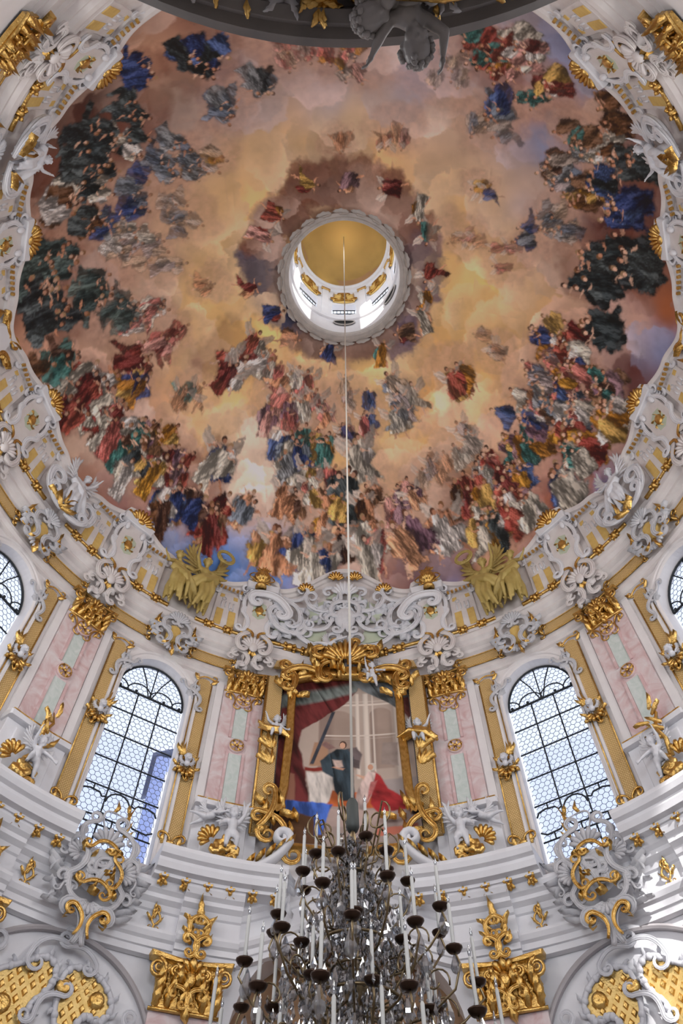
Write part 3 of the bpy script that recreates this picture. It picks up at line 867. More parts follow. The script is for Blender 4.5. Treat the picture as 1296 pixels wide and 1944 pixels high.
def puff(x, y, R, gain):
    """one billow: crisp bright crest towards the crown, melting away behind"""
    if not (5 < x < NC - 5 and 5 < y < NC - 5): return
    ang = math.atan2(NC / 2 - y, NC / 2 - x) + RND.uniform(-.9, .9)
    ca, sa = cos(ang), sin(ang)
    b = CAN[int(y), int(x)].copy()
    b = b * .75 + b.mean() * np.array([1.12, .95, .88]) * .25
    a = RND.random() * 900
    def fn(dx, dy):
        u = (dx * ca + dy * sa) / R; v = (-dx * sa + dy * ca) / R
        n = nz(dx + a, dy + a, 90 / R, NZ) - .5
        q = u * u + v * v * .8 + n * 1.0
        front = np.clip((1 - q) * 6, 0, 1)
        m = front * np.clip(.55 + u * .8, 0, 1) * .8
        sh = .72 + .55 * np.clip(u + .3, 0, 1.2) + n * .5
        return [(m, b * (sh * gain)[..., None])]
    stamp(x, y, R * 1.5, fn)

def paint_all():
    for k in range(420):
        a = RND.random() * 2 * pi; q = (.16 + .72 * math.sqrt(RND.random())) * NC / 2
        puff(NC / 2 + cos(a) * q, NC / 2 + sin(a) * q, RND.uniform(22, 75), RND.uniform(.85, 1.2))
    # wreath of clouds round the lantern
    for i in range(46):
        a = 2 * pi * i / 46
        px = 650 + cos(a) * RND.uniform(132, 172); py = 497 + sin(a) * RND.uniform(138, 178)
        base = (128, 84, 66) if sin(a) < .1 else (132, 98, 84)
        if cos(a) < -.35 and -.15 < sin(a) < .75: base = (92, 82, 96) if sin(a) < .35 else (64, 66, 92)
        if cos(a) > .55 and sin(a) > -.2: base = (106, 88, 104)
        if RND.random() < .25: base = (176, 136, 116)
        p = dome_canvas([(px, py)])[0]
        cloud(p[0], p[1], 46, base, .85, i)
    for i in range(90):
        a = RND.random() * 2 * pi; q = RND.uniform(118, 182)
        p = dome_canvas([(650 + cos(a) * q, 497 + sin(a) * q)])[0]
        puff(p[0], p[1], RND.uniform(22, 46), RND.uniform(.8, 1.4))
    ringf = [(585, 350, 'ochre red'), (655, 347, 'purple flesh'), (738, 360, 'red rose'), (795, 405, 'white ochre'), (810, 445, 'teal brown'), (815, 520, 'red'), (812, 565, 'ochre white'), (800, 600, 'white flesh'), (765, 630, 'brown red'), (725, 665, 'ochre teal'),
             (625, 665, 'blue flesh'), (553, 640, 'flesh brown'), (520, 590, 'blue red'), (475, 545, 'red flesh'), (500, 450, 'rose red'), (520, 410, 'red ochre')]
    for x, y, pal in ringf:
        p = dome_canvas([(x, y)])[0]
        ps = pal.split()
        figure(p[0], p[1], 40, RND.choice(PAL[ps[0]]), .95, 'angel', tilt=RND.uniform(-1.2, 1.2), second=RND.choice(PAL[ps[-1]]))
    # soft cloud banks under the groups, then the groups, farthest from the rim first
    bank = sorted(GROUPS, key=lambda g: -math.hypot(g[0] - 650, g[1] - 520))
    for g in bank:
        p = dome_canvas([(g[0], g[1])])[0]
        dark = g[6] > .9 and g[5].split()[0] in ('monk', 'green', 'blue', 'red')
        col = (112, 62, 48) if dark else (186, 146, 126)
        cloud(p[0] + RND.uniform(-20, 20), p[1] + RND.uniform(-20, 20), g[3] * 1.7 + 26, col, .45, 0)
    for g in bank[::-1]:
        x, y, n, sp, size, pal, al, kind = g
        ps = pal.split()
        L = []
        for k in range(int(n * (1.35 if kind == 'robe' else .95) + .5)):
            a = RND.random() * 2 * pi; q = 1.12 * sp * math.sqrt(RND.random())
            L.append((x + cos(a) * q * 1.1, y + sin(a) * q))
        L.sort(key=lambda t: math.hypot(t[0] - 650, t[1] - 520))
        for k, (fx, fy) in enumerate(L):
            p0, p1 = dome_canvas([(fx, fy), (fx + 6, fy)])
            sc = float(np.hypot(*(p1 - p0))) / 6
            sc = max(.75, min(1.7, sc))
            c0 = RND.choice(PAL[ps[k % len(ps)]]); c1 = RND.choice(PAL[RND.choice(ps)])
            figure(p0[0], p0[1], size * 1.12 * sc, c0, al, kind, tilt=RND.uniform(-.45, .45), second=c1,
                   flesh=RND.choice([(200, 150, 124), (184, 130, 102), (212, 172, 148)]))
paint_all()
CAN = np.clip(CAN * 1.32, 0.01, .95)

def build_dome():
    NA, NR = 1320, 380
    ph0 = math.asin((LR + .1) / DA); ph1 = pi / 2
    az = np.linspace(0, 2 * pi, NA, endpoint=False)
    ph = np.linspace(ph0, ph1, NR)
    A, Pq = np.meshgrid(az, ph)
    X = DA * np.sin(Pq) * np.sin(A); Y = DA * np.sin(Pq) * np.cos(A); Z = DZ + DB * np.cos(Pq)
    co = np.stack([X, Y, Z], -1).reshape(-1, 3)
    i = np.arange(NR - 1)[:, None] * NA; j = np.arange(NA)[None]
    j2 = (j + 1) % NA
    q = np.stack([i + j, i + NA + j, i + NA + j2, i + j2], -1).reshape(-1, 4)
    me = bpy.data.meshes.new('dome')
    me.vertices.add(len(co)); me.vertices.foreach_set('co', co.ravel())
    me.loops.add(q.size); me.loops.foreach_set('vertex_index', q.ravel().astype(np.int32))
    me.polygons.add(len(q)); me.polygons.foreach_set('loop_start', np.arange(0, q.size, 4, dtype=np.int32))
    me.polygons.foreach_set('use_smooth', np.ones(len(q), bool))
    me.update(calc_edges=True)
    fx = NC / 2 * (1 + (Pq / (pi / 2)) * np.sin(A) * .98) - .5; fy = NC / 2 * (1 + (Pq / (pi / 2)) * np.cos(A) * .98) - .5
    fx = np.clip(fx, 0, NC - 2); fy = np.clip(fy, 0, NC - 2)
    ix = fx.astype(int); iy = fy.astype(int); ux = (fx - ix)[..., None]; uy = (fy - iy)[..., None]
    c = (CAN[iy, ix] * (1 - ux) + CAN[iy, ix + 1] * ux) * (1 - uy) + (CAN[iy + 1, ix] * (1 - ux) + CAN[iy + 1, ix + 1] * ux) * uy
    c = np.concatenate([c.reshape(-1, 3), np.ones((len(co), 1))], 1)
    at = me.color_attributes.new('paint', 'FLOAT_COLOR', 'POINT')
    at.data.foreach_set('color', c.astype(np.float32).ravel())
    me.materials.append(M['fresco'])
    o = link('ceiling', me)
    meta(o, 'painted dome with clouds and crowds of robed figures', kind='structure')
build_dome()

# small gold cap of the lantern
def lantern_cap():
    me_n, r = 90, LR - .1
    co = []; fc = []; cols = []
    rings = 26
    n0 = fbm(256, 6, 4, 91)
    for j in range(rings + 1):
        t = j / rings * pi / 2
        for i in range(me_n):
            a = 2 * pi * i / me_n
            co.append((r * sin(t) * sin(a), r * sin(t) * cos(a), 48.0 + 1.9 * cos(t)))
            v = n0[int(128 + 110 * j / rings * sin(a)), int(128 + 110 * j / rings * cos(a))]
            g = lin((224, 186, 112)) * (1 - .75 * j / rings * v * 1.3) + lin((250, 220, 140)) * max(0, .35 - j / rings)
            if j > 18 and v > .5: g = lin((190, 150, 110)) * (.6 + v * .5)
            cols.append((*g, 1))
    for j in range(rings):
        for i in range(me_n):
            k = (i + 1) % me_n
            fc.append((j * me_n + i, (j + 1) * me_n + i, (j + 1) * me_n + k, j * me_n + k))
    me = bpy.data.meshes.new('lantern_cap'); me.from_pydata(co, [], fc)
    me.polygons.foreach_set('use_smooth', [True] * len(fc))
    at = me.color_attributes.new('paint', 'FLOAT_COLOR', 'POINT')
    at.data.foreach_set('color', np.asarray(cols, np.float32).ravel())
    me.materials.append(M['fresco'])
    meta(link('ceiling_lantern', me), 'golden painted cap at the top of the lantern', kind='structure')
lantern_cap()

# ---------------------------------------------------------------- figures and ornament vocabulary
def remesh(mb, voxel, smooth=2):
    """join overlapping blobs into one continuous skin"""
    me = mb.mesh('tmp')
    o = bpy.data.objects.new('tmp', me); COL.objects.link(o)
    md = o.modifiers.new('r', 'REMESH'); md.mode = 'VOXEL'; md.voxel_size = voxel; md.use_smooth_shade = True
    if smooth:
        sm = o.modifiers.new('s', 'SMOOTH'); sm.factor = .5; sm.iterations = smooth
    dg = bpy.context.evaluated_depsgraph_get()
    out = bpy.data.meshes.new_from_object(o.evaluated_get(dg))
    bpy.data.objects.remove(o); bpy.data.meshes.remove(me)
    out.materials.clear()
    return out

def limb(mb, a, b, r0, r1, mid=None):
    a = Vector(a); b = Vector(b)
    n = 5
    pts = [a.lerp(b, i / (n - 1)) for i in range(n)]
    rr = [r0 + (r1 - r0) * i / (n - 1) for i in range(n)]
    if mid: rr[2] *= mid; rr[1] *= (1 + mid) / 2
    mb.tube(pts, rr, 8)
    mb.ell(a, (r0,) * 3, 8, 6); mb.ell(b, (r1,) * 3, 8, 6)

def hand(mb, wrist, d, s, spread=Vector((0, 0, 1)), fr=.0115):
    """palm, four unequal bent fingers and a thumb from the side of the palm"""
    d = Vector(d).normalized(); sp = (Vector(spread) - d * d.dot(spread)).normalized(); nn = d.cross(sp)
    w = Vector(wrist)
    pc = w + d * .045 * s
    for k in (-1, 0, 1): mb.ell(pc + sp * .016 * s * k, (.026 * s,) * 3, 7, 5)
    for k, L in zip((-1.5, -.5, .5, 1.5), (.055, .066, .062, .048)):
        b = w + d * .075 * s + sp * .0175 * s * k
        m = b + d * L * .5 * s + sp * .004 * s * k - nn * .006 * s
        e = m + d * L * .42 * s - nn * .026 * s
        mb.tube([b, m, e], [fr * s, fr * .95 * s, fr * .8 * s], 6); mb.ell(e, (fr * .85 * s,) * 3, 6, 4)
    b = w + d * .03 * s + sp * .03 * s
    e = b + d * .035 * s + sp * .03 * s - nn * .012 * s
    mb.tube([b, e, e + d * .022 * s], [fr * 1.25 * s, fr * 1.1 * s, fr * .8 * s], 6)

def body(J, s=1.0, headr=.115, fat=1.0, voxel=.02, fingers=True):
    """J: joints (pelvis, chest, neck, head, look, sl/sr shoulder, el/er elbow, hl/hr hand, pl/pr hip, kl/kr knee, fl/fr foot, tl/tr toe)"""
    mb = MB(); V = {k: Vector(v) * s for k, v in J.items()}
    f = fat * s
    pe, ch, ne, hd = V['pelvis'], V['chest'], V['neck'], V['head']
    limb(mb, pe, pe.lerp(ch, .5), .105 * f, .10 * f); limb(mb, pe.lerp(ch, .45), ch, .10 * f, .112 * f)
    belly = (pe.lerp(ch, .35)) + (V['look'].normalized()) * .03 * s
    mb.ell(belly, (.10 * f,) * 3, 9, 7)
    limb(mb, ch, ne, .085 * f, .045 * f); limb(mb, ne, hd, .045 * f, .05 * f)
    # head with face
    lk = V['look'].normalized(); hr = headr * s
    upv = (hd - ne).normalized(); sd = lk.cross(upv).normalized(); fw = upv.cross(sd).normalized()
    R = Matrix((sd, fw, upv)).transposed()
    mb.ell(hd + upv * hr * .25, (hr * .86, hr * .98, hr), 12, 8, R)
    fc = hd + fw * hr * .28 - upv * hr * .25
    mb.ell(fc, (hr * .66, hr * .66, hr * .72), 10, 8, R)
    mb.ell(hd + fw * hr * 1.0 + upv * hr * -.05, (hr * .13, hr * .20, hr * .20), 6, 5, R)       # nose
    for k in (-1, 1):
        mb.ell(hd + fw * hr * .62 + sd * k * hr * .42 - upv * hr * .32, (hr * .30,) * 3, 7, 5)   # cheeks
        mb.ell(hd + fw * hr * .80 + sd * k * hr * .30 + upv * hr * .30, (hr * .22, hr * .16, hr * .09), 6, 5, R)  # brows
        mb.ell(hd + sd * k * hr * .88, (hr * .10, hr * .18, hr * .22), 6, 5, R)                  # ears
    mb.ell(fc + fw * hr * .58 - upv * hr * .28, (hr * .22, hr * .12, hr * .08), 6, 5, R)         # mouth
    mb.ell(fc + fw * hr * .45 - upv * hr * .58, (hr * .22,) * 3, 6, 5)                           # chin
    for q in 'lr':
        limb(mb, ch.lerp(V['s' + q], .4), V['s' + q], .075 * f, .058 * f)
        limb(mb, V['s' + q], V['e' + q], .055 * f, .043 * f, 1.06); limb(mb, V['e' + q], V['h' + q], .044 * f, .028 * f, 1.08)
        if fingers: hand(mb, V['h' + q], V['h' + q] - V['e' + q], s)
        else: mb.ell(V['h' + q], (.04 * f,) * 3, 8, 6)
        limb(mb, pe, V['p' + q], .10 * f, .095 * f)
        limb(mb, V['p' + q], V['k' + q], .088 * f, .062 * f, 1.08); limb(mb, V['k' + q], V['f' + q], .06 * f, .038 * f, 1.12)
        limb(mb, V['f' + q], V['t' + q], .036 * f, .026 * f)
    return remesh(mb, voxel)

def hair_mesh(J, s, headr, seed=0):
    r = random.Random(seed); mb = MB()
    hd = Vector(J['head']) * s; ne = Vector(J['neck']) * s; lk = Vector(J['look']).normalized()
    up = (hd - ne).normalized(); sd = lk.cross(up).normalized(); fw = up.cross(sd)
    hr = headr * s
    for k in range(46):
        a = r.random() * 2 * pi; t = r.uniform(0, 2.0)
        d = up * cos(t) + (sd * cos(a) + fw * sin(a)) * sin(t)
        if d.dot(fw) > .45 and d.dot(up) < .55: continue
        mb.ell(hd + up * hr * .28 + d * hr * .95, (hr * .22,) * 3, 6, 4)
    return mb.mesh('hair')

def wing_mesh(L, side, lift=.6, n=8):
    """feathered wing rooted at the origin, spreading to +x*side and up"""
    mb = MB()
    bone = [(side * L * .28 * t, .02 + .05 * t, L * .42 * sin(t * 1.5)) for t in [i / 6 for i in range(7)]]
    mb.tube(bone, [.05 * L * (1.15 - .6 * i / 6) for i in range(7)], 6)
    for i in range(n):
        t = i / (n - 1)
        b = Vector((side * L * .28 * (1 - t), .03 + .05 * (1 - t), L * .42 * sin((1 - t) * 1.5)))
        a = pi / 2 - .15 - t * 1.9 + lift * .3
        ln = L * (.78 - .38 * t)
        tip = b + Vector((side * cos(a) * ln, .05 * L, sin(a) * ln))
        mid = b.lerp(tip, .5) + Vector((side * .05 * L, -.01, .03 * L))
        mb.tube([b, b.lerp(mid, .6), mid, mid.lerp(tip, .6), tip], [.03 * L, .055 * L, .06 * L, .045 * L, .008 * L], 6, flat=.35)
        sh = b + (tip - b) * .45
        mb.tube([b, b.lerp(sh, .5) + Vector((0, -.02 * L, 0)), sh], [.04 * L, .05 * L, .01 * L], 5, flat=.4)
    return mb.mesh('wing')

def drape_mesh(seed, spine, w, voxel=.03, n=7):
    """a bunch of cloth folds along a spine of points"""
    r = random.Random(seed); mb = MB()
    sp = [Vector(p) for p in spine]
    for k in range(n):
        off = Vector((r.uniform(-1, 1), r.uniform(-.6, .6), r.uniform(-.6, .6))) * w
        pts = []
        for i, p in enumerate(sp):
            t = i / (len(sp) - 1)
            pts.append(p + off * (.45 + .75 * t) + Vector((r.uniform(-1, 1), r.uniform(-1, 1), r.uniform(-1, 1))) * w * .18)
        rr = [w * r.uniform(.30, .46) * (.75 + .5 * sin(pi * i / (len(sp) - 1))) for i in range(len(sp))]
        rr[-1] *= .5
        # subdivide
        P = []; Rr = []
        for i in range(len(pts) - 1):
            for q in range(3):
                P.append(pts[i].lerp(pts[i + 1], q / 3)); Rr.append(rr[i] + (rr[i + 1] - rr[i]) * q / 3)
        P.append(pts[-1]); Rr.append(rr[-1])
        mb.tube(P, Rr, 6)
    return remesh(mb, voxel, 1)

PUTTO = dict(pelvis=(0, 0, .40), chest=(0, -.01, .62), neck=(0, -.01, .73), head=(0, -.03, .86), look=(0, -1, -.1), sl=(-.13, 0, .68), sr=(.13, 0, .68), el=(-.27, -.08, .60), er=(.27, -.08, .60),
             hl=(-.33, -.22, .72), hr=(.33, -.22, .72), pl=(-.075, 0, .37), pr=(.075, 0, .37), kl=(-.11, -.16, .22), kr=(.11, -.10, .20), fl=(-.10, -.06, .04), fr=(.12, -.02, .02), tl=(-.11, -.15, .02), tr=(.13, -.11, .0))
def pose(**k):
    d = dict(PUTTO); d.update(k); return d
POSES = {
 'sit': pose(kl=(-.13, -.22, .36), kr=(.12, -.2, .30), fl=(-.13, -.2, .14), fr=(.15, -.14, .10), tl=(-.14, -.29, .10), tr=(.17, -.22, .06), hl=(-.36, -.1, .45), el=(-.25, -.02, .52), look=(.3, -1, -.2), er=(.28, -.1, .72), hr=(.36, -.2, .86)),
 'climb': pose(el=(-.2, -.1, .82), hl=(-.22, -.2, 1.0), er=(.28, -.1, .58), hr=(.38, -.18, .48), kl=(-.15, -.2, .34), fl=(-.17, -.05, .20), tl=(-.2, -.13, .17), kr=(.10, -.06, .16), fr=(.14, .02, -.04), tr=(.16, -.06, -.08), look=(.4, -.8, .2)),
 'fly': pose(pelvis=(.22, 0, .45), chest=(0, -.03, .55), neck=(-.1, -.04, .60), head=(-.2, -.08, .68), look=(-.5, -1, -.2), sl=(-.04, -.12, .60), sr=(-.02, .08, .58), el=(-.2, -.22, .56), hl=(-.36, -.24, .62), er=(-.02, .1, .76), hr=(-.14, .06, .9), pl=(.24, -.07, .43), pr=(.24, .06, .43), kl=(.42, -.1, .46), kr=(.38, .02, .28), fl=(.60, -.06, .52), fr=(.54, .05, .20), tl=(.68, -.06, .50), tr=(.60, .03, .13)),
 'stand': pose(el=(-.26, -.04, .58), hl=(-.3, -.16, .46), er=(.22, -.06, .82), hr=(.26, -.12, 1.0), kl=(-.09, -.05, .2), kr=(.12, -.12, .22), look=(-.2, -1, 0)),
}
PM = {k: body(v, 1.0, .125, 1.0, .018) for k, v in POSES.items()}
HM = {k: hair_mesh(v, 1.0, .125, 3) for k, v in POSES.items()}
for d in (PM, HM):
    for me in d.values(): me.materials.append(M['statue'])
WM = {s: wing_mesh(.62, s) for s in (-1, 1)}
for me in WM.values(): me.materials.append(M['statue'])
DM = [drape_mesh(i, sp, .16, .028) for i, sp in enumerate(([(-.5, 0, .1), (-.2, -.12, .22), (.15, -.14, .2), (.45, -.05, .42)], [(.5, 0, 0), (.2, -.14, .2), (-.1, -.15, .3), (-.45, -.02, .15)], [(-.1, -.1, .45), (-.15, -.16, .2), (.1, -.12, 0), (.3, -.06, -.35)]))]
for me in DM: me.materials.append(M['gold'])

def putto(name, parent_loc, rz, posek, scale, label, cat='statue', group=None, wings=True, drape=None, mirror=False, tilt=0.0, body_mat=None):
    t = empty(name, parent_loc, rz, label, cat, group)
    t.rotation_euler = (0, tilt, rz) if not tilt else (Matrix.Rotation(rz, 3, 'Z') @ Matrix.Rotation(tilt, 3, 'Y')).to_euler()
    t.scale = (-scale if mirror else scale, scale, scale)
    link('body', PM[posek], t); link('hair', HM[posek], t)
    if wings:
        for s in (-1, 1):
            w = link('wing', WM[s], t, loc=Vector(POSES[posek]['chest']) + Vector((s * .05, .09, .04)))
    if drape is not None:
        link('drapery', DM[drape], t, loc=Vector(POSES[posek]['pelvis']) - Vector((0, 0, .22)))
    return t

# ---------------------------------------------------------------- pilasters of the upper wall
def outline(o_pts): return o_pts
def make_pilaster(full):
    t = empty('pilaster')
    hw = .80
    def plate(nm, x0, x1, z0, z1, d0, d1, m, bev=.015):
        n = max(1, int((x1 - x0) / .3))
        top = [(x0 + (x1 - x0) * i / n, z1) for i in range(n + 1)]; bot = [(x0 + (x1 - x0) * i / n, z0) for i in range(n + 1)]
        return MB().prism(bot + top[::-1], d0, d1, bev).bend(RW).obj(nm, m, t)
    plate('backing', -1.12, 1.12, 0, 5.6, 0, .06, M['uwhite'])
    plate('shaft', -hw, hw, 0, 5.5, .06, .16, M['pink'])
    for s in (-1, 1):
        plate('edge_strip', s * .98 - .14, s * .98 + .14, 0, 5.6, .06, .11, M['uwhite'])
        for z0, z1 in ((.25, 2.35), (3.0, 4.55)):
            plate('rose_fillet', s * .30 - .05, s * .30 + .05, z0, z1, .16, .21, M['pinkvein'])
    plate('green_inlay', -.24, .24, .3, 2.3, .16, .18, M['green'])
    plate('green_inlay', -.24, .24, 3.0, 4.5, .16, .18, M['green'])
    for z, r, nm in ((2.65, .30, 'medallion'), (4.85, .34, 'medallion')):
        md = MB().lathe([(r, 0), (r, .08), (r * .82, .10), (r * .78, .06), (.001, .06)], 20, (0, -.16, z), 'Y').bend(RW).obj(nm, M['pinkvein'], t)
        fl = MB()
        for k in range(6):
            a = 2 * pi * k / 6
            fl.leaf((cos(a) * .04, z + sin(a) * .04, .23), a, r * .72, r * .2, .04, .5, 4)
        fl.ell((0, -.27, z), (.06, .05, .06), 8, 5)
        fl.bend(RW).obj('rosette', M['gold'], md)
        MB().tube([(cos(2 * pi * k / 20) * r * .84, -.25, z + sin(2 * pi * k / 20) * r * .84) for k in range(21)], .02, 5).bend(RW).obj('gilt_rim', M['gold'], md)
    for s in (-1, 1):
        g = MB(); add_scroll(g, (s * .36, 4.55), (s * .50, 5.1), .045, .18, .05, bow=.18 * s, t0=s, t1=-s, c0=.28, c1=.28)
        g.leaf((s * .45, 4.8, .18), pi / 2 - s * .7, .35, .09, .06, s * .8)
        g.bend(RW).obj('gilt_scroll', M['gold'], t)
    # ledge and pedestal below
    MB().prism([(-1.15, -.20), (-.4, -.20), (.4, -.20), (1.15, -.20), (1.15, 0), (.4, 0), (-.4, 0), (-1.15, 0)], 0, .52, .05).bend(RW).obj('ledge', M['white'], t)
    MB().prism([(-1.10, 0), (-.4, 0), (.4, 0), (1.10, 0), (1.10, .06), (.4, .06), (-.4, .06), (-1.10, .06)], .1, .5, .02).bend(RW).obj('gilt_fillet', M['gold'], t)
    MB().prism([(-1.08, -2.35), (-.4, -2.35), (.4, -2.35), (1.08, -2.35), (1.08, -.2), (.4, -.2), (-.4, -.2), (-1.08, -.2)], 0, .32, .02).bend(RW).obj('pedestal', M['white'], t)
    MB().prism([(-.72, -2.2), (.72, -2.2), (.72, -.4), (-.72, -.4)], .32, .42, .04).bend(RW).obj('pedestal_panel', M['white'], t)
    return t

pil0 = make_pilaster(True)
for i, a in enumerate(PILS):
    if abs(a) > 60: continue
    p = pil0 if i == 0 else copy_tree(pil0)
    p.location = W(a, 17.4, RW); p.rotation_euler = (0, 0, -rad(a))
    if abs(a) < 30: meta(p, 'pink and green marble pilaster next to the altar picture frame', 'pilaster', 'pilasters flanking the altar picture')
    else: meta(p, 'pink and green marble pilaster standing between two tall arched windows', 'pilaster', 'pilasters between the windows')

# gilded capital: abacus, volutes, three rows of leaves, central mask of foliage
def make_capital(wd, ht, name='capital'):
    t = empty(name)
    hw = wd / 2
    MB().prism([(-hw * 1.14, ht * .90), (-hw * .5, ht * .86), (0, ht * .85), (hw * .5, ht * .86), (hw * 1.14, ht * .90), (hw * 1.18, ht), (hw * .5, ht * .95), (0, ht * .94), (-hw * .5, ht * .95), (-hw * 1.18, ht)], .05, .38, .03).bend(RW).obj('abacus', M['gold'], t)
    MB().prism([(-hw * .84, 0), (-hw * .3, 0), (hw * .3, 0), (hw * .84, 0), (hw * .9, ht * .88), (hw * .3, ht * .88), (-hw * .3, ht * .88), (-hw * .9, ht * .88)], .05, .18, .02).bend(RW).obj('bell', M['gold'], t)
    MB().tube([(-hw * .95, -.16, .03), (-hw * .3, -.22, .03), (hw * .3, -.22, .03), (hw * .95, -.16, .03)], .05, 6).bend(RW).obj('astragal', M['gold'], t)
    for s in (-1, 1):
        for cx, cr in ((.93, .19), (.42, .13)):
            g = MB(); sp = []
            for i in range(26):
                th = pi / 2 + s * i * .52; q = ht * cr * (1 - i / 30)
                sp.append((s * hw * cx + cos(th) * q, -.36 - .004 * i, ht * .68 + sin(th) * q))
            g.tube(sp, [ht * .048 * (1 - i / 40) for i in range(26)], 6)
            g.tube([(s * hw * (cx - .3), -.24, ht * .42), (s * hw * (cx - .12), -.34, ht * .7), (s * hw * cx, -.36, ht * (.68 + cr))], [ht * .03, ht * .05, ht * .05], 6)
            g.bend(RW).obj('volute', M['gold'], t)
    r = random.Random(4)
    for row, (z, n, L) in enumerate(((.04, 6, .40), (.24, 5, .38), (.44, 4, .30))):
        for k in range(n):
            x = (k + .5) / n * 2 - 1
            g = MB().leaf((x * hw * .92, ht * z, .2 + .05 * row), pi / 2 + r.uniform(-.25, .25) - x * .25, ht * L, wd / n * .42, .18, r.uniform(-.5, .5), 6)
            g.bend(RW).obj('leaf', M['gold'], t)
    g = MB().shell((0, ht * .62), ht * .3, rad(200), rad(-20), 7, .34); g.ell((0, -.42, ht * .56), (ht * .13, .1, ht * .16), 8, 6)
    g.bend(RW).obj('shell', M['gold'], t)
    g = MB()
    for s in (-1, 1):
        add_scroll(g, (0, ht * .1), (s * hw * .42, ht * .4), ht * .045, .34, .06, bow=.3 * s, t0=s, t1=-s, c0=.2, c1=.24)
    g.leaf((0, ht * .3, .3), -pi / 2, ht * .5, ht * .12, .1, .3)
    g.bend(RW).obj('pendant_scrolls', M['gold'], t)
    return t
cap0 = make_capital(1.7, 1.15)
first = True
for a in PILS:
    if 60 < abs(a) < 100: continue
    c = cap0 if first else copy_tree(cap0); first = False
    c.location = W(a, 22.6, RW); c.rotation_euler = (0, 0, -rad(a))
    if abs(a) < 30: meta(c, 'gilded foliage capital above the marble pilaster next to the altar picture', 'capital', 'upper capitals by the altar picture')
    elif abs(a) < 60: meta(c, 'gilded foliage capital above the marble pilaster between two tall windows', 'capital', 'upper capitals between windows')
    else: meta(c, 'gilded foliage capital on the rear drum wall', 'capital', 'capitals on the rear drum wall')

# ---------------------------------------------------------------- gilded weave strips beside the windows, with winged heads
def make_strip():
    t = empty('gilded_strip')
    hw, h = .27, 7.3
    poly = [(-hw, 0), (hw, 0), (hw, h - .25), (hw * .6, h - .05), (-hw * .2, h), (-hw, h - .1)]
    MB().prism(poly, .0, .06, .02).bend(RW).obj('weave_panel', M['weave'], t)
    for s in (-1, 1):
        MB().tube([(s * (hw + .02), -.07, .05), (s * (hw + .02), -.07, h - .3)], .03, 6).bend(RW).obj('gilt_edge', M['gold'], t)
    g = MB()
    for s in (-1, 1):
        add_scroll(g, (s * .05, .02), (s * .30, .42), .05, .08, .06, bow=.25 * s, t0=0, t1=-s, c1=.3)
        g.leaf((s * .22, .05, .08), pi / 2 - s * .5, .35, .09, .08, s * .7)
    g.ell((0, -.12, .12), (.14, .07, .08), 8, 5)
    g.bend(RW).obj('foot_flourish', M['gold'], t)
    g = MB(); add_scroll(g, (-hw, h - .1), (hw * 1.1, h - .02), .045, .07, .05, bow=.18, t0=1, t1=1)
    g.leaf((-hw, h - .15, .06), pi * .65, .3, .09, .06, .7); g.leaf((hw, h - .2, .06), pi * .3, .3, .09, .06, -.7)
    g.bend(RW).obj('top_flourish', M['gold'], t)
    return t
strip0 = make_strip()
first = True
for a in WINS:
    if abs(a) > 70: continue
    for s in (-1, 1):
        c = strip0 if first else copy_tree(strip0); first = False
        az = a + s * math.degrees(1.80 / RW)
        c.location = W(az, 15.7, RW); c.rotation_euler = (0, 0, -rad(az))
        inner = abs(az) < abs(a)
        if abs(a) < 40:
            meta(c, 'tall gilded weave strip of the whole window, ' + ('nearer the altar picture' if inner else 'nearer the cropped side window'), 'wall panel', 'weave strips ' + ('inner' if inner else 'outer'))
        else:
            meta(c, 'gilded weave strip beside the partly seen side window' + (' next to the marble pilaster' if inner else ' on its far side'), 'wall panel', 'side weave strips ' + ('inner' if inner else 'outer'))

def rocaille(mb, r, w, h, n, d=.08):
    """irregular frill of small scrolls and leaves filling an oval"""
    for k in range(n):
        a = 2 * pi * (k + r.uniform(-.2, .2)) / n
        x, z = cos(a) * w * .62, sin(a) * h * .62
        x2, z2 = cos(a + .7) * w, sin(a + .7) * h
        if k % 2: add_scroll(mb, (x, z), (x2, z2), .045 * min(w, h) * 2.2, d, .07, bow=r.uniform(.15, .4) * r.choice((-1, 1)), t0=r.choice((-1, 0, 1)), t1=r.choice((-1, 1)), c0=.2, c1=.26, n=7)
        else: mb.leaf((x, z, d), a + r.uniform(-.6, .6), min(w, h) * .8, min(w, h) * .2, .1, r.uniform(-1.2, 1.2), 6)

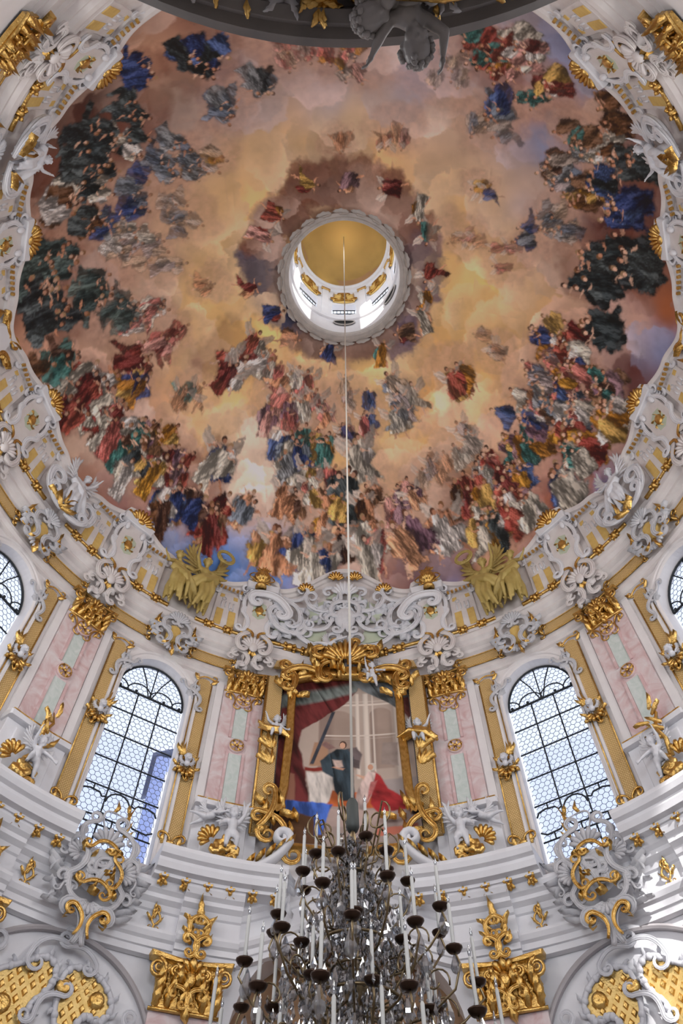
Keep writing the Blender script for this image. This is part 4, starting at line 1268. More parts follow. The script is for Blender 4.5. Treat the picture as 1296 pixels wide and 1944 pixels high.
def make_winged_head():
    t = empty('winged_head')
    r = random.Random(21)
    g = MB(); rocaille(g, r, .36, .55, 11, .06); g.bend(RW).obj('gilt_rocaille', M['gold'], t)
    g = MB().shell((0, -.1), .34, rad(190), rad(350), 6, .14); g.obj('shell', M['gold'], t)
    hd = MB(); hd.ell((0, -.32, .18), (.13, .14, .15), 10, 8); hd.ell((0, -.45, .15), (.03, .04, .03), 6, 4)
    for s in (-1, 1): hd.ell((s * .06, -.42, .12), (.045, .04, .045), 6, 5); hd.ell((s * .05, -.43, .22), (.04, .03, .015), 6, 4)
    hd.ell((0, -.42, .06), (.04, .03, .015), 6, 4); hd.ell((0, -.24, 0), (.11, .1, .12), 8, 6)
    hm = remesh(hd, .018, 2); hm.materials.append(M['statue']); head = link('head', hm, t)
    hr = MB()
    for k in range(24):
        a = r.random() * 2 * pi; q = r.random()
        hr.ell((cos(a) * .13 * math.sqrt(q), -.30 + r.uniform(-.06, .06), .28 + .05 * (1 - q)), (.04, .04, .04), 6, 4)
    hr.obj('hair', M['statue'], head)
    for s in (-1, 1):
        wm = WM[s]
        w = link('wing', wm, t, loc=(s * .08, -.2, .02)); w.scale = (.62, .62, .55)
    g = MB()
    for k in range(3): g.leaf((.1, .35, .2), .5 + k * .35, .5, .07, .08, .4, 6)
    g.obj('gilt_plume', M['gold'], t)
    return t
wh0 = make_winged_head(); first = True
for a in WINS:
    if abs(a) > 70: continue
    for s in (-1, 1):
        az = a + s * math.degrees(1.74 / RW)
        inner = abs(az) < abs(a)
        if abs(a) > 60 and not inner: continue
        c = wh0 if first else copy_tree(wh0); first = False
        c.location = W(az, 19.6 - (.9 if inner and abs(a) < 40 else .2), RW - .05); c.rotation_euler = (0, 0, -rad(az)); c.scale.x = (-1 if az < 0 else 1) * (1 if inner else -1)
        meta(c, 'white winged child head on gilt rocaille ' + ('beside the cropped side window' if abs(a) > 60 else ('on the strip nearer the altar picture' if inner else 'on the strip nearer the side window')), 'relief', 'winged heads ' + ('side' if abs(a) > 60 else ('inner' if inner else 'outer')))

# ---------------------------------------------------------------- cartouches above the windows
def make_cartouche():
    t = empty('window_cartouche')
    r = random.Random(5)
    g = MB().prism([(cos(2 * pi * k / 20) * .34 * (1 + .1 * cos(6 * pi * k / 20)), sin(2 * pi * k / 20) * .52) for k in range(20)], .0, .26, .06); g.obj('shield', M['ochre'], t)
    for s in (-1, 1):
        g = MB()
        add_scroll(g, (s * .30, -.75), (s * .55, .1), .10, .22, .10, bow=.3 * s, t0=-s, t1=-s, c0=.24, c1=.24)
        add_scroll(g, (s * .52, .05), (s * .18, .75), .09, .26, .08, bow=-.3 * s, t0=s, t1=s, c0=.2, c1=.22)
        g.obj('scroll', M['grey'], t)
        g = MB()
        for k in range(4): g.leaf((s * (.45 + .08 * k), -.35 + .22 * k, .16), (0 if s > 0 else pi) + s * r.uniform(-.6, .5), .5, .12, .12, r.uniform(-1, 1), 6)
        g.obj('leaf_spray', M['grey'], t)
        g = MB(); add_scroll(g, (s * .62, -.2), (s * .80, .5), .05, .2, .06, bow=-.3 * s, t0=-s, t1=s, c0=.25, c1=.2)
        g.leaf((s * .75, .3, .2), pi / 2 - s * .3, .5, .09, .1, s * .6); g.obj('gilt_scroll', M['gold'], t)
    g = MB().shell((0, .55), .5, rad(160), rad(20), 9, .3, .25, .14); g.obj('shell', M['grey'], t)
    g = MB().shell((0, -.55), .42, rad(200), rad(340), 7, .24); g.obj('shell', M['grey'], t)
    g = MB(); g.leaf((0, -.5, .3), -pi / 2, .75, .12, .12, .3); g.leaf((0.1, -.5, .3), -pi / 2 + .5, .5, .09, .1, .5); g.leaf((-.1, -.5, .3), -pi / 2 - .5, .5, .09, .1, -.5)
    g.obj('gilt_pendant', M['gold'], t)
    return t
ca0 = make_cartouche(); first = True
for a in WINS:
    c = ca0 if first else copy_tree(ca0); first = False
    c.location = W(a, 24.25, 12.58); c.rotation_euler = (0, 0, -rad(a))
    if abs(a) > 90: c.scale = (1, 1, 1)
    k = 'whole window near the altar' if abs(a) < 40 else ('cropped side window' if abs(a) < 70 else 'rear drum windows')
    meta(c, 'grey rocaille cartouche with gilt edges crowning the ' + k, 'cartouche', 'cartouches ' + k)
# corner flourishes where each window arch springs
def make_spandrel():
    t = empty('arch_flourish'); r = random.Random(9)
    g = MB(); add_scroll(g, (-.1, -.6), (.15, .1), .07, .08, .08, bow=.3, t0=1, t1=1, c0=.2, c1=.26)
    add_scroll(g, (.12, .1), (.5, .42), .06, .1, .07, bow=-.25, t0=-1, t1=-1); g.obj('scroll', M['grey'], t)
    g = MB()
    for k in range(5): g.leaf((.05, -.25 + .12 * k, .08), r.uniform(-.4, 2.6), .36, .09, .1, r.uniform(-1, 1), 5)
    g.obj('leaf_spray', M['grey'], t)
    return t
sp0 = make_spandrel(); first = True
for a in WINS:
    if abs(a) > 70: continue
    for s in (-1, 1):
        az = a + s * math.degrees(1.52 / RW)
        inner = abs(az) < abs(a)
        c = sp0 if first else copy_tree(sp0); first = False
        c.location = W(az, 22.0, RW); c.rotation_euler = (0, 0, -rad(az)); c.scale.x = -s
        meta(c, 'grey stucco flourish at the %s window arch, %s the altar' % ('cropped side' if abs(a) > 60 else 'whole', 'towards' if inner else 'away from'), 'flourish', 'arch flourishes %d %s' % (abs(a), inner))

# ---------------------------------------------------------------- frieze panels and consoles under the dome
def make_frieze(wd):
    t = empty('gilded_frieze')
    hw = wd / 2
    poly = [(-hw, -.24), (-hw * .3, -.24), (hw * .3, -.24), (hw, -.24), (hw * .94, 0), (hw, .24), (hw * .3, .24), (-hw * .3, .24), (-hw, .24), (-hw * .94, 0)]
    MB().prism(poly, 0, .06, .02).bend(12.74).obj('weave_panel', M['weave'], t)
    for s in (-1, 1):
        MB().tube([(-hw + 2 * hw * k / 6, -.07, s * .26) for k in range(7)], .028, 5).bend(12.74).obj('gilt_edge', M['gold'], t)
        g = MB()
        add_scroll(g, (s * hw, -.26), (s * hw * 1.02, .26), .05, .06, .05, bow=-.25 * s, t0=-s, t1=s)
        for k in range(3): g.leaf((s * hw, -.15 + .15 * k, .06), (0 if s > 0 else pi) + (k - 1) * .8, .26, .08, .07, (k - 1) * .8, 5)
        g.bend(12.74).obj('end_flourish', M['gold'], t)
    return t
fr0 = make_frieze(1.75); first = True
for a in WINS:
    for s in (-1, 1):
        az = a + s * 8.3
        inner = abs(az) < abs(a)
        c = fr0 if first else copy_tree(fr0); first = False
        c.location = W(az, 24.07, 12.74); c.rotation_euler = (0, 0, -rad(az))
        k = 'whole window' if abs(a) < 40 else ('cropped side window' if abs(a) < 70 else 'rear drum')
        meta(c, 'gilded weave frieze over the %s, %s the altar' % (k, 'towards' if inner else 'away from'), 'wall panel', 'frieze panels %s %s' % (k, inner))

def make_console():
    t = empty('rocaille_console')
    r = random.Random(31)
    for s in (-1, 1):
        g = MB()
        add_scroll(g, (s * .20, -.75), (s * .62, .05), .10, .12, .16, bow=.28 * s, t0=-s, t1=-s, c0=.2, c1=.22)
        add_scroll(g, (s * .60, .0), (s * .30, .95), .11, .30, .14, bow=-.25 * s, t0=s, t1=-s, c0=.2, c1=.24)
        add_scroll(g, (s * .9, -.25), (s * .66, .35), .07, .16, .08, bow=.25 * s, t0=s, t1=s)
        g.obj('scroll', M['warm'], t)
        g = MB(); add_scroll(g, (s * .25, .5), (s * .45, 1.15), .06, .42, .08, bow=.35 * s, t0=-s, t1=-s, c0=.24, c1=.26); g.leaf((s * .2, -.2, .3), pi / 2 + s * .6, .5, .1, .1, .5)
        g.obj('gilt_scroll', M['gold'], t)
    g = MB().shell((0, .1), .55, rad(165), rad(15), 9, .34, .2, .18); g.obj('shell', M['warm'], t)
    g = MB()
    for k in range(8): g.leaf((r.uniform(-.5, .5), r.uniform(-.7, .2), .16), r.uniform(-2.6, -.5), .42, .11, .12, r.uniform(-1, 1), 6)
    g.obj('leaf_spray', M['warm'], t)
    g = MB().ell((0, -.42, .2), (.2, .12, .26), 10, 8); g.obj('boss', M['warm'], t)
    return t
co0 = make_console(); first = True
for a in PILS:
    c = co0 if first else copy_tree(co0); first = False
    c.location = W(a, 24.65, 12.56); c.rotation_euler = (0, 0, -rad(a))
    k = 'capital next to the altar picture' if abs(a) < 30 else ('capital between two windows' if abs(a) < 60 else 'rear drum wall')
    meta(c, 'white rocaille console with gilt scrolls above the ' + k, 'console', 'consoles ' + k)

# gilded rail segments
def make_rail(a0, a1, fz=None, knobs=(.3, .72)):
    t = empty('gilded_rail')
    mid = (a0 + a1) / 2
    RR = 12.30
    def pt(u, dz=0):
        a = a0 + (a1 - a0) * u
        return W(a - mid, (fz(a) if fz else 0) + dz, RR) - Vector((0, RR, 0))
    n = 16
    # stepped rod
    for (u0, u1, r) in ((0, .2, .10), (.2, .45, .075), (.45, .62, .075), (.62, 1, .09)):
        MB().tube([pt(u0 + (u1 - u0) * k / 6) for k in range(7)], r, 8).obj('rod', M['gold'], t)
    for u in knobs:
        g = MB()
        p = [pt(u - .05), pt(u - .03), pt(u), pt(u + .03), pt(u + .05)]
        g.tube(p, [.10, .16, .18, .16, .10], 10)
        kn = g.obj('knob', M['gold'], t)
        for s in (-1, 1):
            g = MB()
            for q in range(6):
                a = 2 * pi * q / 6
                b = pt(u + s * .05)
                tip = pt(u + s * .10)
                o = Vector((0, cos(a), sin(a)))
                g.tube([b + o * .12, b.lerp(tip, .6) + o * .16, tip + o * .11], [.075, .06, .015], 5)
            g.obj('acanthus', M['gold'], kn)
    return t
first = True
for i, wv in enumerate(WINS):
    for s in (-1, 1):
        a0, a1 = sorted((wv + s * 2.9, wv + s * 12.4))
        if first: rail0 = make_rail(a0, a1); c = rail0; first = False
        else: c = copy_tree(rail0)
        m = (a0 + a1) / 2
        c.location = W(m, 25.60, 12.30); c.rotation_euler = (0, 0, -rad(m)); c.scale.x = s
        k = 'whole window' if abs(wv) < 40 else ('cropped side window' if abs(wv) < 70 else 'rear drum')
        inner = abs(m) < abs(wv)
        meta(c, 'gilded rail with acanthus knobs over the %s, %s the altar' % (k, 'towards' if inner else 'away from'), 'rail', 'rails %s %s' % (k, inner))
for s in (-1, 1):
    a0, a1 = sorted((s * 2.6, s * 15.6))
    c = make_rail(a0, a1, dip0, (.35, .62))
    m = (a0 + a1) / 2
    c.location = W(m, 25.60, 12.30); c.rotation_euler = (0, 0, -rad(m))
    meta(c, 'gilded rail dipping down towards the gilt crest of the altar picture frame', 'rail', 'dipping rails')

# ---------------------------------------------------------------- attic at the foot of the dome
def vault(mb, off=0.0):
    """map flat (x, -depth, height) onto the foot of the dome; origin at the base of the vault"""
    out = []
    for x, y, z in mb.v:
        t = pi / 2 - z / 13.5
        R = (DA + y) * sin(t) ; zz = (DB + y) * cos(t)
        a = x / 12.4
        out.append((R * sin(a), R * cos(a) - DA, zz))
    mb.v = out
    return mb

def rim_h(az):
    """height of the attic's upper edge above the foot of the dome"""
    a = abs(az)
    h = 2.75
    for p in PIL:
        d = abs(a - p)
        if d < 9: h = max(h, 2.75 + .62 * (0.5 + .5 * cos(pi * d / 9)) + (.32 if d < 3.4 else 0))
    for wv in WIN:
        d = abs(a - wv)
        if d < 6.5: h = min(h, 2.75 - .55 * (0.5 + .5 * cos(pi * d / 6.5)))
    if a < 15: h = max(h, 3.2 + 1.55 * (0.5 + .5 * cos(pi * a / 15)))
    return h
at = MB(); vs = []; fs = []
NS = 720
for i in range(NS):
    az = -180 + 360 * i / NS
    h = rim_h(az)
    for k, (hh, d) in enumerate([(0, .10), (.18, .16), (.22, .08), (h * .5, .07), (h - .42, .07), (h - .38, .16), (h - .24, .20), (h - .20, .30), (h - .06, .34), (h, .34), (h + .02, 0.0)]):
        t = pi / 2 - hh / 13.5
        vs.append(((DA - d) * sin(t) * sin(rad(az)), (DA - d) * sin(t) * cos(rad(az)), DZ + (DB - d) * cos(t)))
m = 11
for i in range(NS):
    k = (i + 1) % NS
    for j in range(m - 1): fs.append((i * m + j, k * m + j, k * m + j + 1, i * m + j + 1))
at.add(vs, fs, False)
struct(at, 'trim_40', M['warm'], 'warm white attic wall with a rising and falling cornice at the foot of the dome')

def make_attic_panel():
    t = empty('attic_relief')
    vault(MB().prism([(-.62, .25), (0, .25), (.62, .25), (.58, 1.2), (.55, 2.25), (0, 2.25), (-.55, 2.25), (-.58, 1.2)], .05, .16, .03)).obj('slab', M['warm'], t)
    for s in (-1, 1):
        vault(MB().prism([(s * .14, .35), (s * .46, .35), (s * .44, 1.3), (s * .12, 1.3)][::s], .14, .19, .02)).obj('ochre_field', M['ochre'], t)
        vault(MB().prism([(s * .22, 1.95), (s * .42, 1.95), (s * .40, 2.15), (s * .2, 2.15)][::s], .14, .19, .02)).obj('ochre_field', M['ochre'], t)
    for k in range(4):
        x = -.27 + .18 * k
        vault(MB().tube([(x, -.18, 1.42), (x, -.18, 1.75)], .035, 6)).obj('flute', M['white'], t)
    for x, z in ((-.2, 1.9), (.2, 1.38)):
        vault(MB().tube([(x + cos(2 * pi * k / 10) * .09, -.18, z + sin(2 * pi * k / 10) * .09) for k in range(11)], .02, 5)).obj('ring', M['grey'], t)
    for s in (-1, 1):
        g = MB(); add_scroll(g, (s * .5, 2.2), (s * .66, 2.62), .07, .14, .05, bow=.2 * s, t0=-s, t1=-s); vault(g).obj('bracket', M['white'], t)
    for k in range(6):
        vault(MB().box((-.5 + .2 * k, -.30, 2.42), (.05, .06, .05))).obj('gilt_dentil', M['gold'], t)
    return t
ap0 = make_attic_panel(); first = True
for p in PILS:
    for s in (-1, 1):
        az = p + s * 6.6
        if abs(az) < 14: continue
        c = ap0 if first else copy_tree(ap0); first = False
        c.location = W(az, DZ, DA); c.rotation_euler = (0, 0, -rad(az))
        k = 'between gold urn and gold figures' if abs(az) < 30 else ('between gold figures and gold shell' if abs(az) < 45 else ('between gold shell and white angel' if abs(az) < 60 else 'on the rear dome foot'))
        meta(c, 'white attic relief with ochre fields ' + k, 'relief', 'attic reliefs ' + k)

def make_attic_pedestal():
    t = empty('attic_pedestal')
    vault(MB().prism([(-.62, .1), (0, .1), (.62, .1), (.55, 2.8), (0, 2.8), (-.55, 2.8)], .05, .34, .04)).obj('pier', M['warm'], t)
    vault(MB().prism([(-.75, 2.75), (0, 2.75), (.75, 2.75), (.8, 3.12), (0, 3.12), (-.8, 3.12)], .05, .52, .05)).obj('coping', M['white'], t)
    vault(MB().prism([(-.30, 1.2), (0, 1.05), (.30, 1.2), (.32, 2.0), (0, 2.15), (-.32, 2.0)], .30, .40, .03)).obj('green_field', M['pale_green'], t)
    vault(MB().ell((0, -.42, 1.6), (.2, .08, .26), 10, 6)).obj('gilt_shield', M['gold'], t)
    for q in range(6):
        a = 2 * pi * q / 6
        vault(MB().leaf((cos(a) * .16, 1.6 + sin(a) * .2, .38), a + .5, .24, .07, .06, .8, 5)).obj('gilt_leaf', M['gold'], t)
    for s in (-1, 1):
        g = MB(); add_scroll(g, (s * .55, .3), (s * .72, 1.3), .10, .26, .1, bow=.2 * s, t0=-s, t1=s); add_scroll(g, (s * .62, 1.4), (s * .5, 2.6), .09, .26, .08, bow=-.15 * s, t0=s, t1=-s)
        vault(g).obj('scroll_bracket', M['white'], t)
        vault(MB().ell((s * .42, -.42, 2.5), (.12, .1, .2), 8, 6)).obj('volute', M['white'], t)
    return t
ad0 = make_attic_pedestal(); first = True
for p in PILS:
    c = ad0 if first else copy_tree(ad0); first = False
    c.location = W(p, DZ, DA); c.rotation_euler = (0, 0, -rad(p))
    k = 'carrying a gold urn' if abs(p) < 30 else ('crowned by a gold shell beside gold figures' if abs(p) < 60 else 'under a gold shell on the rear dome foot')
    meta(c, 'white attic pedestal ' + k, 'pedestal', 'pedestals ' + k)
    if abs(p) > 30:
        g = MB().shell((0, 2.95), .62, rad(170), rad(10), 9, .36, .2, .2)
        for s in (-1, 1): add_scroll(g, (s * .25, 3.0), (s * .62, 3.1), .08, .4, .05, bow=.2 * s, t0=0, t1=s)
        sh = empty('gilded_shell', W(p, DZ, DA), -rad(p))
        vault(g).obj('ribs', M['gold'], sh)
        g = MB().ell((0, -.5, 3.05), (.2, .12, .14), 8, 6); vault(g).obj('boss', M['gold'], sh)
        k2 = 'beside a gold figure pair' if abs(p) < 60 else 'on the rear dome foot'
        meta(sh, 'gilded scallop shell on top of the attic pedestal ' + k2, 'shell', 'shells ' + k2)

# urns on the pedestals next to the altar bay
def make_urn():
    t = empty('gilded_urn')
    MB().lathe([(.001, 0), (.30, 0), (.30, .1), (.16, .16), (.12, .3), (.2, .4)], 18).obj('foot', M['gold'], t)
    MB().lathe([(.16, .36), (.38, .55), (.46, .8), (.42, 1.0), (.3, 1.12), (.24, 1.2), (.30, 1.28), (.28, 1.34), (.1, 1.4), (.001, 1.42)], 18).obj('bowl', M['gold'], t)
    g = MB()
    for k in range(9): g.leaf((RND.uniform(-.15, .15), 1.36, RND.uniform(-.1, .1)), pi / 2 + RND.uniform(-1, 1), .4, .08, .05, RND.uniform(-1, 1), 5)
    g.tube([(0, 0, 1.35), (.03, 0, 1.6), (-.02, 0, 1.85)], [.14, .12, .02], 8); g.obj('flame', M['gold'], t)
    for s in (-1, 1):
        g = MB(); add_scroll(g, (s * .38, .6), (s * .44, 1.15), .045, 0, .02, bow=-.5 * s, t0=-s, t1=s); g.obj('handle', M['gold'], t)
    g = MB()
    for k in range(12):
        a = 2 * pi * k / 12
        g.tube([(cos(a) * .25, sin(a) * .25, .45), (cos(a) * .42, sin(a) * .42, .66), (cos(a) * .47, sin(a) * .47, .86)], [.05, .06, .02], 5)
    g.obj('gadroons', M['gold'], t)
    return t
def vault_pt(az, h, d):
    t = pi / 2 - h / 13.5
    return Vector(((DA - d) * sin(t) * sin(rad(az)), (DA - d) * sin(t) * cos(rad(az)), DZ + (DB - d) * cos(t)))
ur0 = make_urn()
for i, s in enumerate((-1, 1)):
    c = ur0 if i == 0 else copy_tree(ur0)
    c.location = vault_pt(s * 19.0, 2.75, .62); c.rotation_euler = (0, 0, -rad(s * 19)); c.scale = (.85,) * 3
    meta(c, 'gilded flaming urn on the attic pedestal beside the altar bay', 'urn', 'urns by the altar bay')

# gold pairs with wreaths over the fully seen windows, white angels over the side windows
ADULT = dict(pelvis=(0, 0, .95), chest=(.03, -.03, 1.32), neck=(.04, -.04, 1.48), head=(.06, -.07, 1.62), look=(.3, -1, 0), sl=(-.17, 0, 1.42), sr=(.22, -.02, 1.42), el=(-.35, -.12, 1.22), er=(.36, -.1, 1.66), hl=(-.42, -.3, 1.08), hr=(.40, -.2, 1.94),
             pl=(-.10, 0, .92), pr=(.10, 0, .92), kl=(-.16, -.2, .52), kr=(.12, -.05, .5), fl=(-.14, -.05, .1), fr=(.16, .02, .06), tl=(-.16, -.2, .03), tr=(.2, -.14, .02))
AD2 = dict(ADULT); AD2.update(chest=(-.10, -.06, 1.28), neck=(-.16, -.09, 1.42), head=(-.22, -.13, 1.55), look=(-.6, -1, -.2), sl=(-.3, -.05, 1.36), sr=(.08, -.05, 1.38), el=(-.46, -.2, 1.16), hl=(-.62, -.32, 1.25), er=(.28, -.2, 1.18), hr=(.3, -.4, 1.08), kr=(.2, -.28, .6), fr=(.26, -.12, .2), tr=(.3, -.26, .14))
AB = [body(J, 1.0, .115, 1.12, .03, True) for J in (ADULT, AD2)]
AH = [hair_mesh(J, 1.0, .115, 8 + i) for i, J in enumerate((ADULT, AD2))]
AW = {s: wing_mesh(.95, s) for s in (-1, 1)}
AD = [drape_mesh(40 + i, sp, .20, .03, 9) for i, sp in enumerate(([(.02, -.02, 1.15), (-.02, -.08, .9), (-.04, -.12, .55), (-.02, -.1, .12)], [(-.25, -.1, 1.2), (.1, -.14, .95), (.35, -.05, .7), (.55, .05, .35)]))]
def tinted(me, m):
    c = me.copy(); c.materials.clear(); c.materials.append(m); return c
def angel(root_name, loc, rz, which, m, label, cat, group, scale=1.0, mirror=False, wings=True, wreath=False, cloth=None, lean=0.0):
    t = empty(root_name, loc, rz, label, cat, group)
    t.scale = (-scale if mirror else scale, scale, scale)
    t.rotation_euler = (Matrix.Rotation(rz, 3, 'Z') @ Matrix.Rotation(lean, 3, 'X')).to_euler()
    key = (which, m.name)
    if key not in AMESH: AMESH[key] = (tinted(AB[which], m), tinted(AH[which], m), tinted(AD[0], cloth or m), tinted(AD[1], cloth or m), {s: tinted(AW[s], m) for s in (-1, 1)})
    b, h, d0, d1, w = AMESH[key]
    link('body', b, t); link('hair', h, t); link('robe', d0, t); link('sash', d1, t)
    if wings:
        for s in (-1, 1): link('wing', w[s], t, loc=Vector((ADULT, AD2)[which]['chest']) + Vector((s * .08, .12, .03)))
    return t
AMESH = {}
WREATH = MB()
for k in range(22):
    a = 2 * pi * k / 22
    WREATH.leaf((cos(a) * .34, sin(a) * .34, 0), a + pi / 2, .2, .06, .04, .3, 4); WREATH.leaf((cos(a) * .34, sin(a) * .34, 0), a + pi / 2 + .6, .17, .05, .04, .3, 4)
WREATH.tube([(cos(2 * pi * k / 24) * .34, 0, sin(2 * pi * k / 24) * .34) for k in range(25)], .05, 6)
wrm = WREATH.mesh('laurel_wreath', M['goldpaint'])
for s in (-1, 1):
    az = s * 33.5
    base = vault_pt(az, .1, .55)
    tang = Vector((cos(rad(az)), -sin(rad(az)), 0))
    angel('gold_angel', base + tang * .42 * s * -1, -rad(az), 0, M['goldpaint'], 'tall gold angel lifting a wreath on the attic above a whole window', 'statue', 'wreath lifting gold angels', 1.75, s < 0, True, lean=.12)
    angel('gold_figure', base - tang * .62 * s * -1 + Vector((0, 0, -.1)), -rad(az), 1, M['goldpaint'], 'bowed gold painted figure beside the angel with the laurel wreath', 'statue', 'bowed gold figures', 1.6, s > 0, False, lean=.12)
    hp = base + tang * (.42 + .60) * s * -1 + Vector((0, 0, 2.95)) + Vector((-sin(rad(az)), -cos(rad(az)), 0)) * .66
    wr = link('laurel_wreath', wrm, None, loc=base + tang * (-s * (.42) - s * .60 * -1 * -1) + Vector((0, 0, 3.6)) + Vector((-sin(rad(az)), -cos(rad(az)), 0)) * .62, rz=-rad(az)); wr.scale = (1.15,) * 3
    meta(wr, 'gold laurel wreath held up by the gold angel', 'wreath', 'laurel wreaths')
for wv in (63.9, 124.7):
    for s in (-1, 1):
        az = s * wv
        base = vault_pt(az, .1, .5)
        k = 'cropped side window' if wv < 70 else 'rear window'
        angel('white_angel', base, -rad(az), 1 if s > 0 else 0, M['statue'], 'white winged stucco angel on the attic above the ' + k, 'statue', 'white angels over the ' + k, 1.35, s > 0, True, cloth=M['statue'], lean=.12)
        t = empty('scroll_perch', base - Vector((0, 0, .1)), -rad(az), 'white scrolled perch under the white angel above the ' + k, 'console', 'perches ' + k)
        g = MB()
        for q in (-1, 1):
            add_scroll(g, (q * .1, .1), (q * 1.25, 1.2), .16, .05, .1, bow=-.28 * q, t0=0, t1=q, c1=.22); add_scroll(g, (q * .1, -.1), (q * 1.0, .35), .13, .12, .1, bow=-.2 * q, t0=0, t1=q)
        g.obj('scroll', M['statue'], t)
        g = MB()
        for q in range(6): g.leaf((RND.uniform(-.5, .5), RND.uniform(-.2, .2), .3), RND.uniform(-.3, 3.4), .6, .08, .1, RND.uniform(-1, 1), 6)
        g.obj('gilt_sprig', M['gold'], t)
# cartouches at the attic over the +-94 windows
for s in (-1, 1):
    az = s * 94.3
    t = empty('attic_cartouche', W(az, DZ, DA), -rad(az), 'gilt framed oval cartouche on the attic over the window beside the gallery', 'cartouche', 'attic cartouches')
    vault(MB().prism([(cos(2 * pi * k / 20) * .55, 1.3 + sin(2 * pi * k / 20) * .85) for k in range(20)], .05, .3, .08)).obj('oval', M['white'], t)
    g = MB(); g.v = []; rocaille(g, random.Random(2), .85, 1.15, 12, .2); g.v = [(x, y, z + 1.3) for x, y, z in g.v]; vault(g).obj('gilt_frame', M['gold'], t)

# scrolled stucco field over the altar bay
def altar_field():
    t = empty('stucco_field', W(0, DZ, DA), 0, 'white scrolled stucco relief with pale green grounds above the altar picture', 'stucco relief')
    hts = [(-3.9, .2), (-2.6, 0), (0, -.25), (2.6, 0), (3.9, .2), (3.6, 1.6), (2.9, 2.7), (1.6, 3.35), (0, 3.9), (-1.6, 3.35), (-2.9, 2.7), (-3.6, 1.6)]
    def sub(poly, n=5):
        o = []
        for i in range(len(poly)):
            a, b = poly[i], poly[(i + 1) % len(poly)]
            o += [(a[0] + (b[0] - a[0]) * k / n, a[1] + (b[1] - a[1]) * k / n) for k in range(n)]
        return o
    for s in (-1, 1):
        for poly in ([(.5, .35), (1.6, .5), (2.0, .9), (.9, 1.2)], [(.6, 1.7), (1.5, 1.6), (1.9, 2.4), (1.0, 2.9)], [(2.3, .6), (3.2, .7), (2.9, 1.5), (2.2, 1.2)], [(.25, 3.0), (.9, 3.05), (.4, 3.5)]):
            pl = sub([(s * x, z) for x, z in poly][::s], 3)
            vault(MB().prism(pl, .2, .27, .02)).obj('green_ground', M['pale_green'], t)
        for (p0, p1, w, kw) in [((.35, .2), (2.1, .55), .12, dict(bow=-.2 * s, t0=s, t1=s)), ((2.1, .6), (3.5, 1.7), .13, dict(bow=-.22 * s, t0=s, t1=s)), ((1.7, 1.0), (.6, 1.9), .10, dict(bow=.3 * s, t0=-s, t1=-s)), ((2.1, 1.2), (2.9, 2.5), .12, dict(bow=.25 * s, t0=-s, t1=-s)),
                                ((.7, 2.2), (1.9, 2.9), .11, dict(bow=-.25 * s, t0=s, t1=s)), ((.2, 2.9), (.9, 3.5), .10, dict(bow=.3 * s, t0=-s, t1=-s)), ((2.9, 2.6), (1.8, 3.2), .10, dict(bow=.25 * s, t0=s, t1=-s))]:
            g = MB(); add_scroll(g, (s * p0[0], p0[1]), (s * p1[0], p1[1]), w, .3, .12, **kw); vault(g).obj('scroll', M['statue'], t)
        r = random.Random(17)
        for k in range(9):
            x, z = r.uniform(.3, 3.2), r.uniform(.3, 2.9)
            g = MB()
            for q in range(4): g.leaf((s * x, z, .26), r.uniform(0, 6.3), .55, .13, .16, r.uniform(-1, 1), 6)
            vault(g).obj('leaf_spray', M['statue'], t)
        # bold side volute brackets
        g = MB(); add_scroll(g, (s * 2.6, 1.7), (s * 4.3, 2.4), .2, .4, .12, bow=.22 * s, t0=-s, t1=-s, c0=.16, c1=.18); vault(g).obj('volute_bracket', M['white'], t)
    g = MB().ell((0, -.42, 1.75), (.5, .18, .62), 14, 10); vault(g).obj('central_shield', M['statue'], t)
    g = MB()
    for s in (-1, 1):
        add_scroll(g, (s * .15, .95), (s * .62, 1.9), .11, .4, .08, bow=.3 * s, t0=-s, t1=-s); add_scroll(g, (s * .6, 1.9), (s * .15, 2.7), .1, .4, .08, bow=-.3 * s, t0=s, t1=s)
    vault(g).obj('shield_scrolls', M['statue'], t)
    g = MB().shell((0, 3.1), .7, rad(165), rad(15), 9, .34, .2, .16); vault(g).obj('shell_crest', M['white'], t)
    for x in (-1.9, 1.9, -.45, .5):
        g = MB().shell((x, 3.2 if abs(x) > 1 else 4.0), .42, rad(170), rad(10), 7, .34, .2, .14); vault(g).obj('gilt_shell', M['gold'], t)
altar_field()

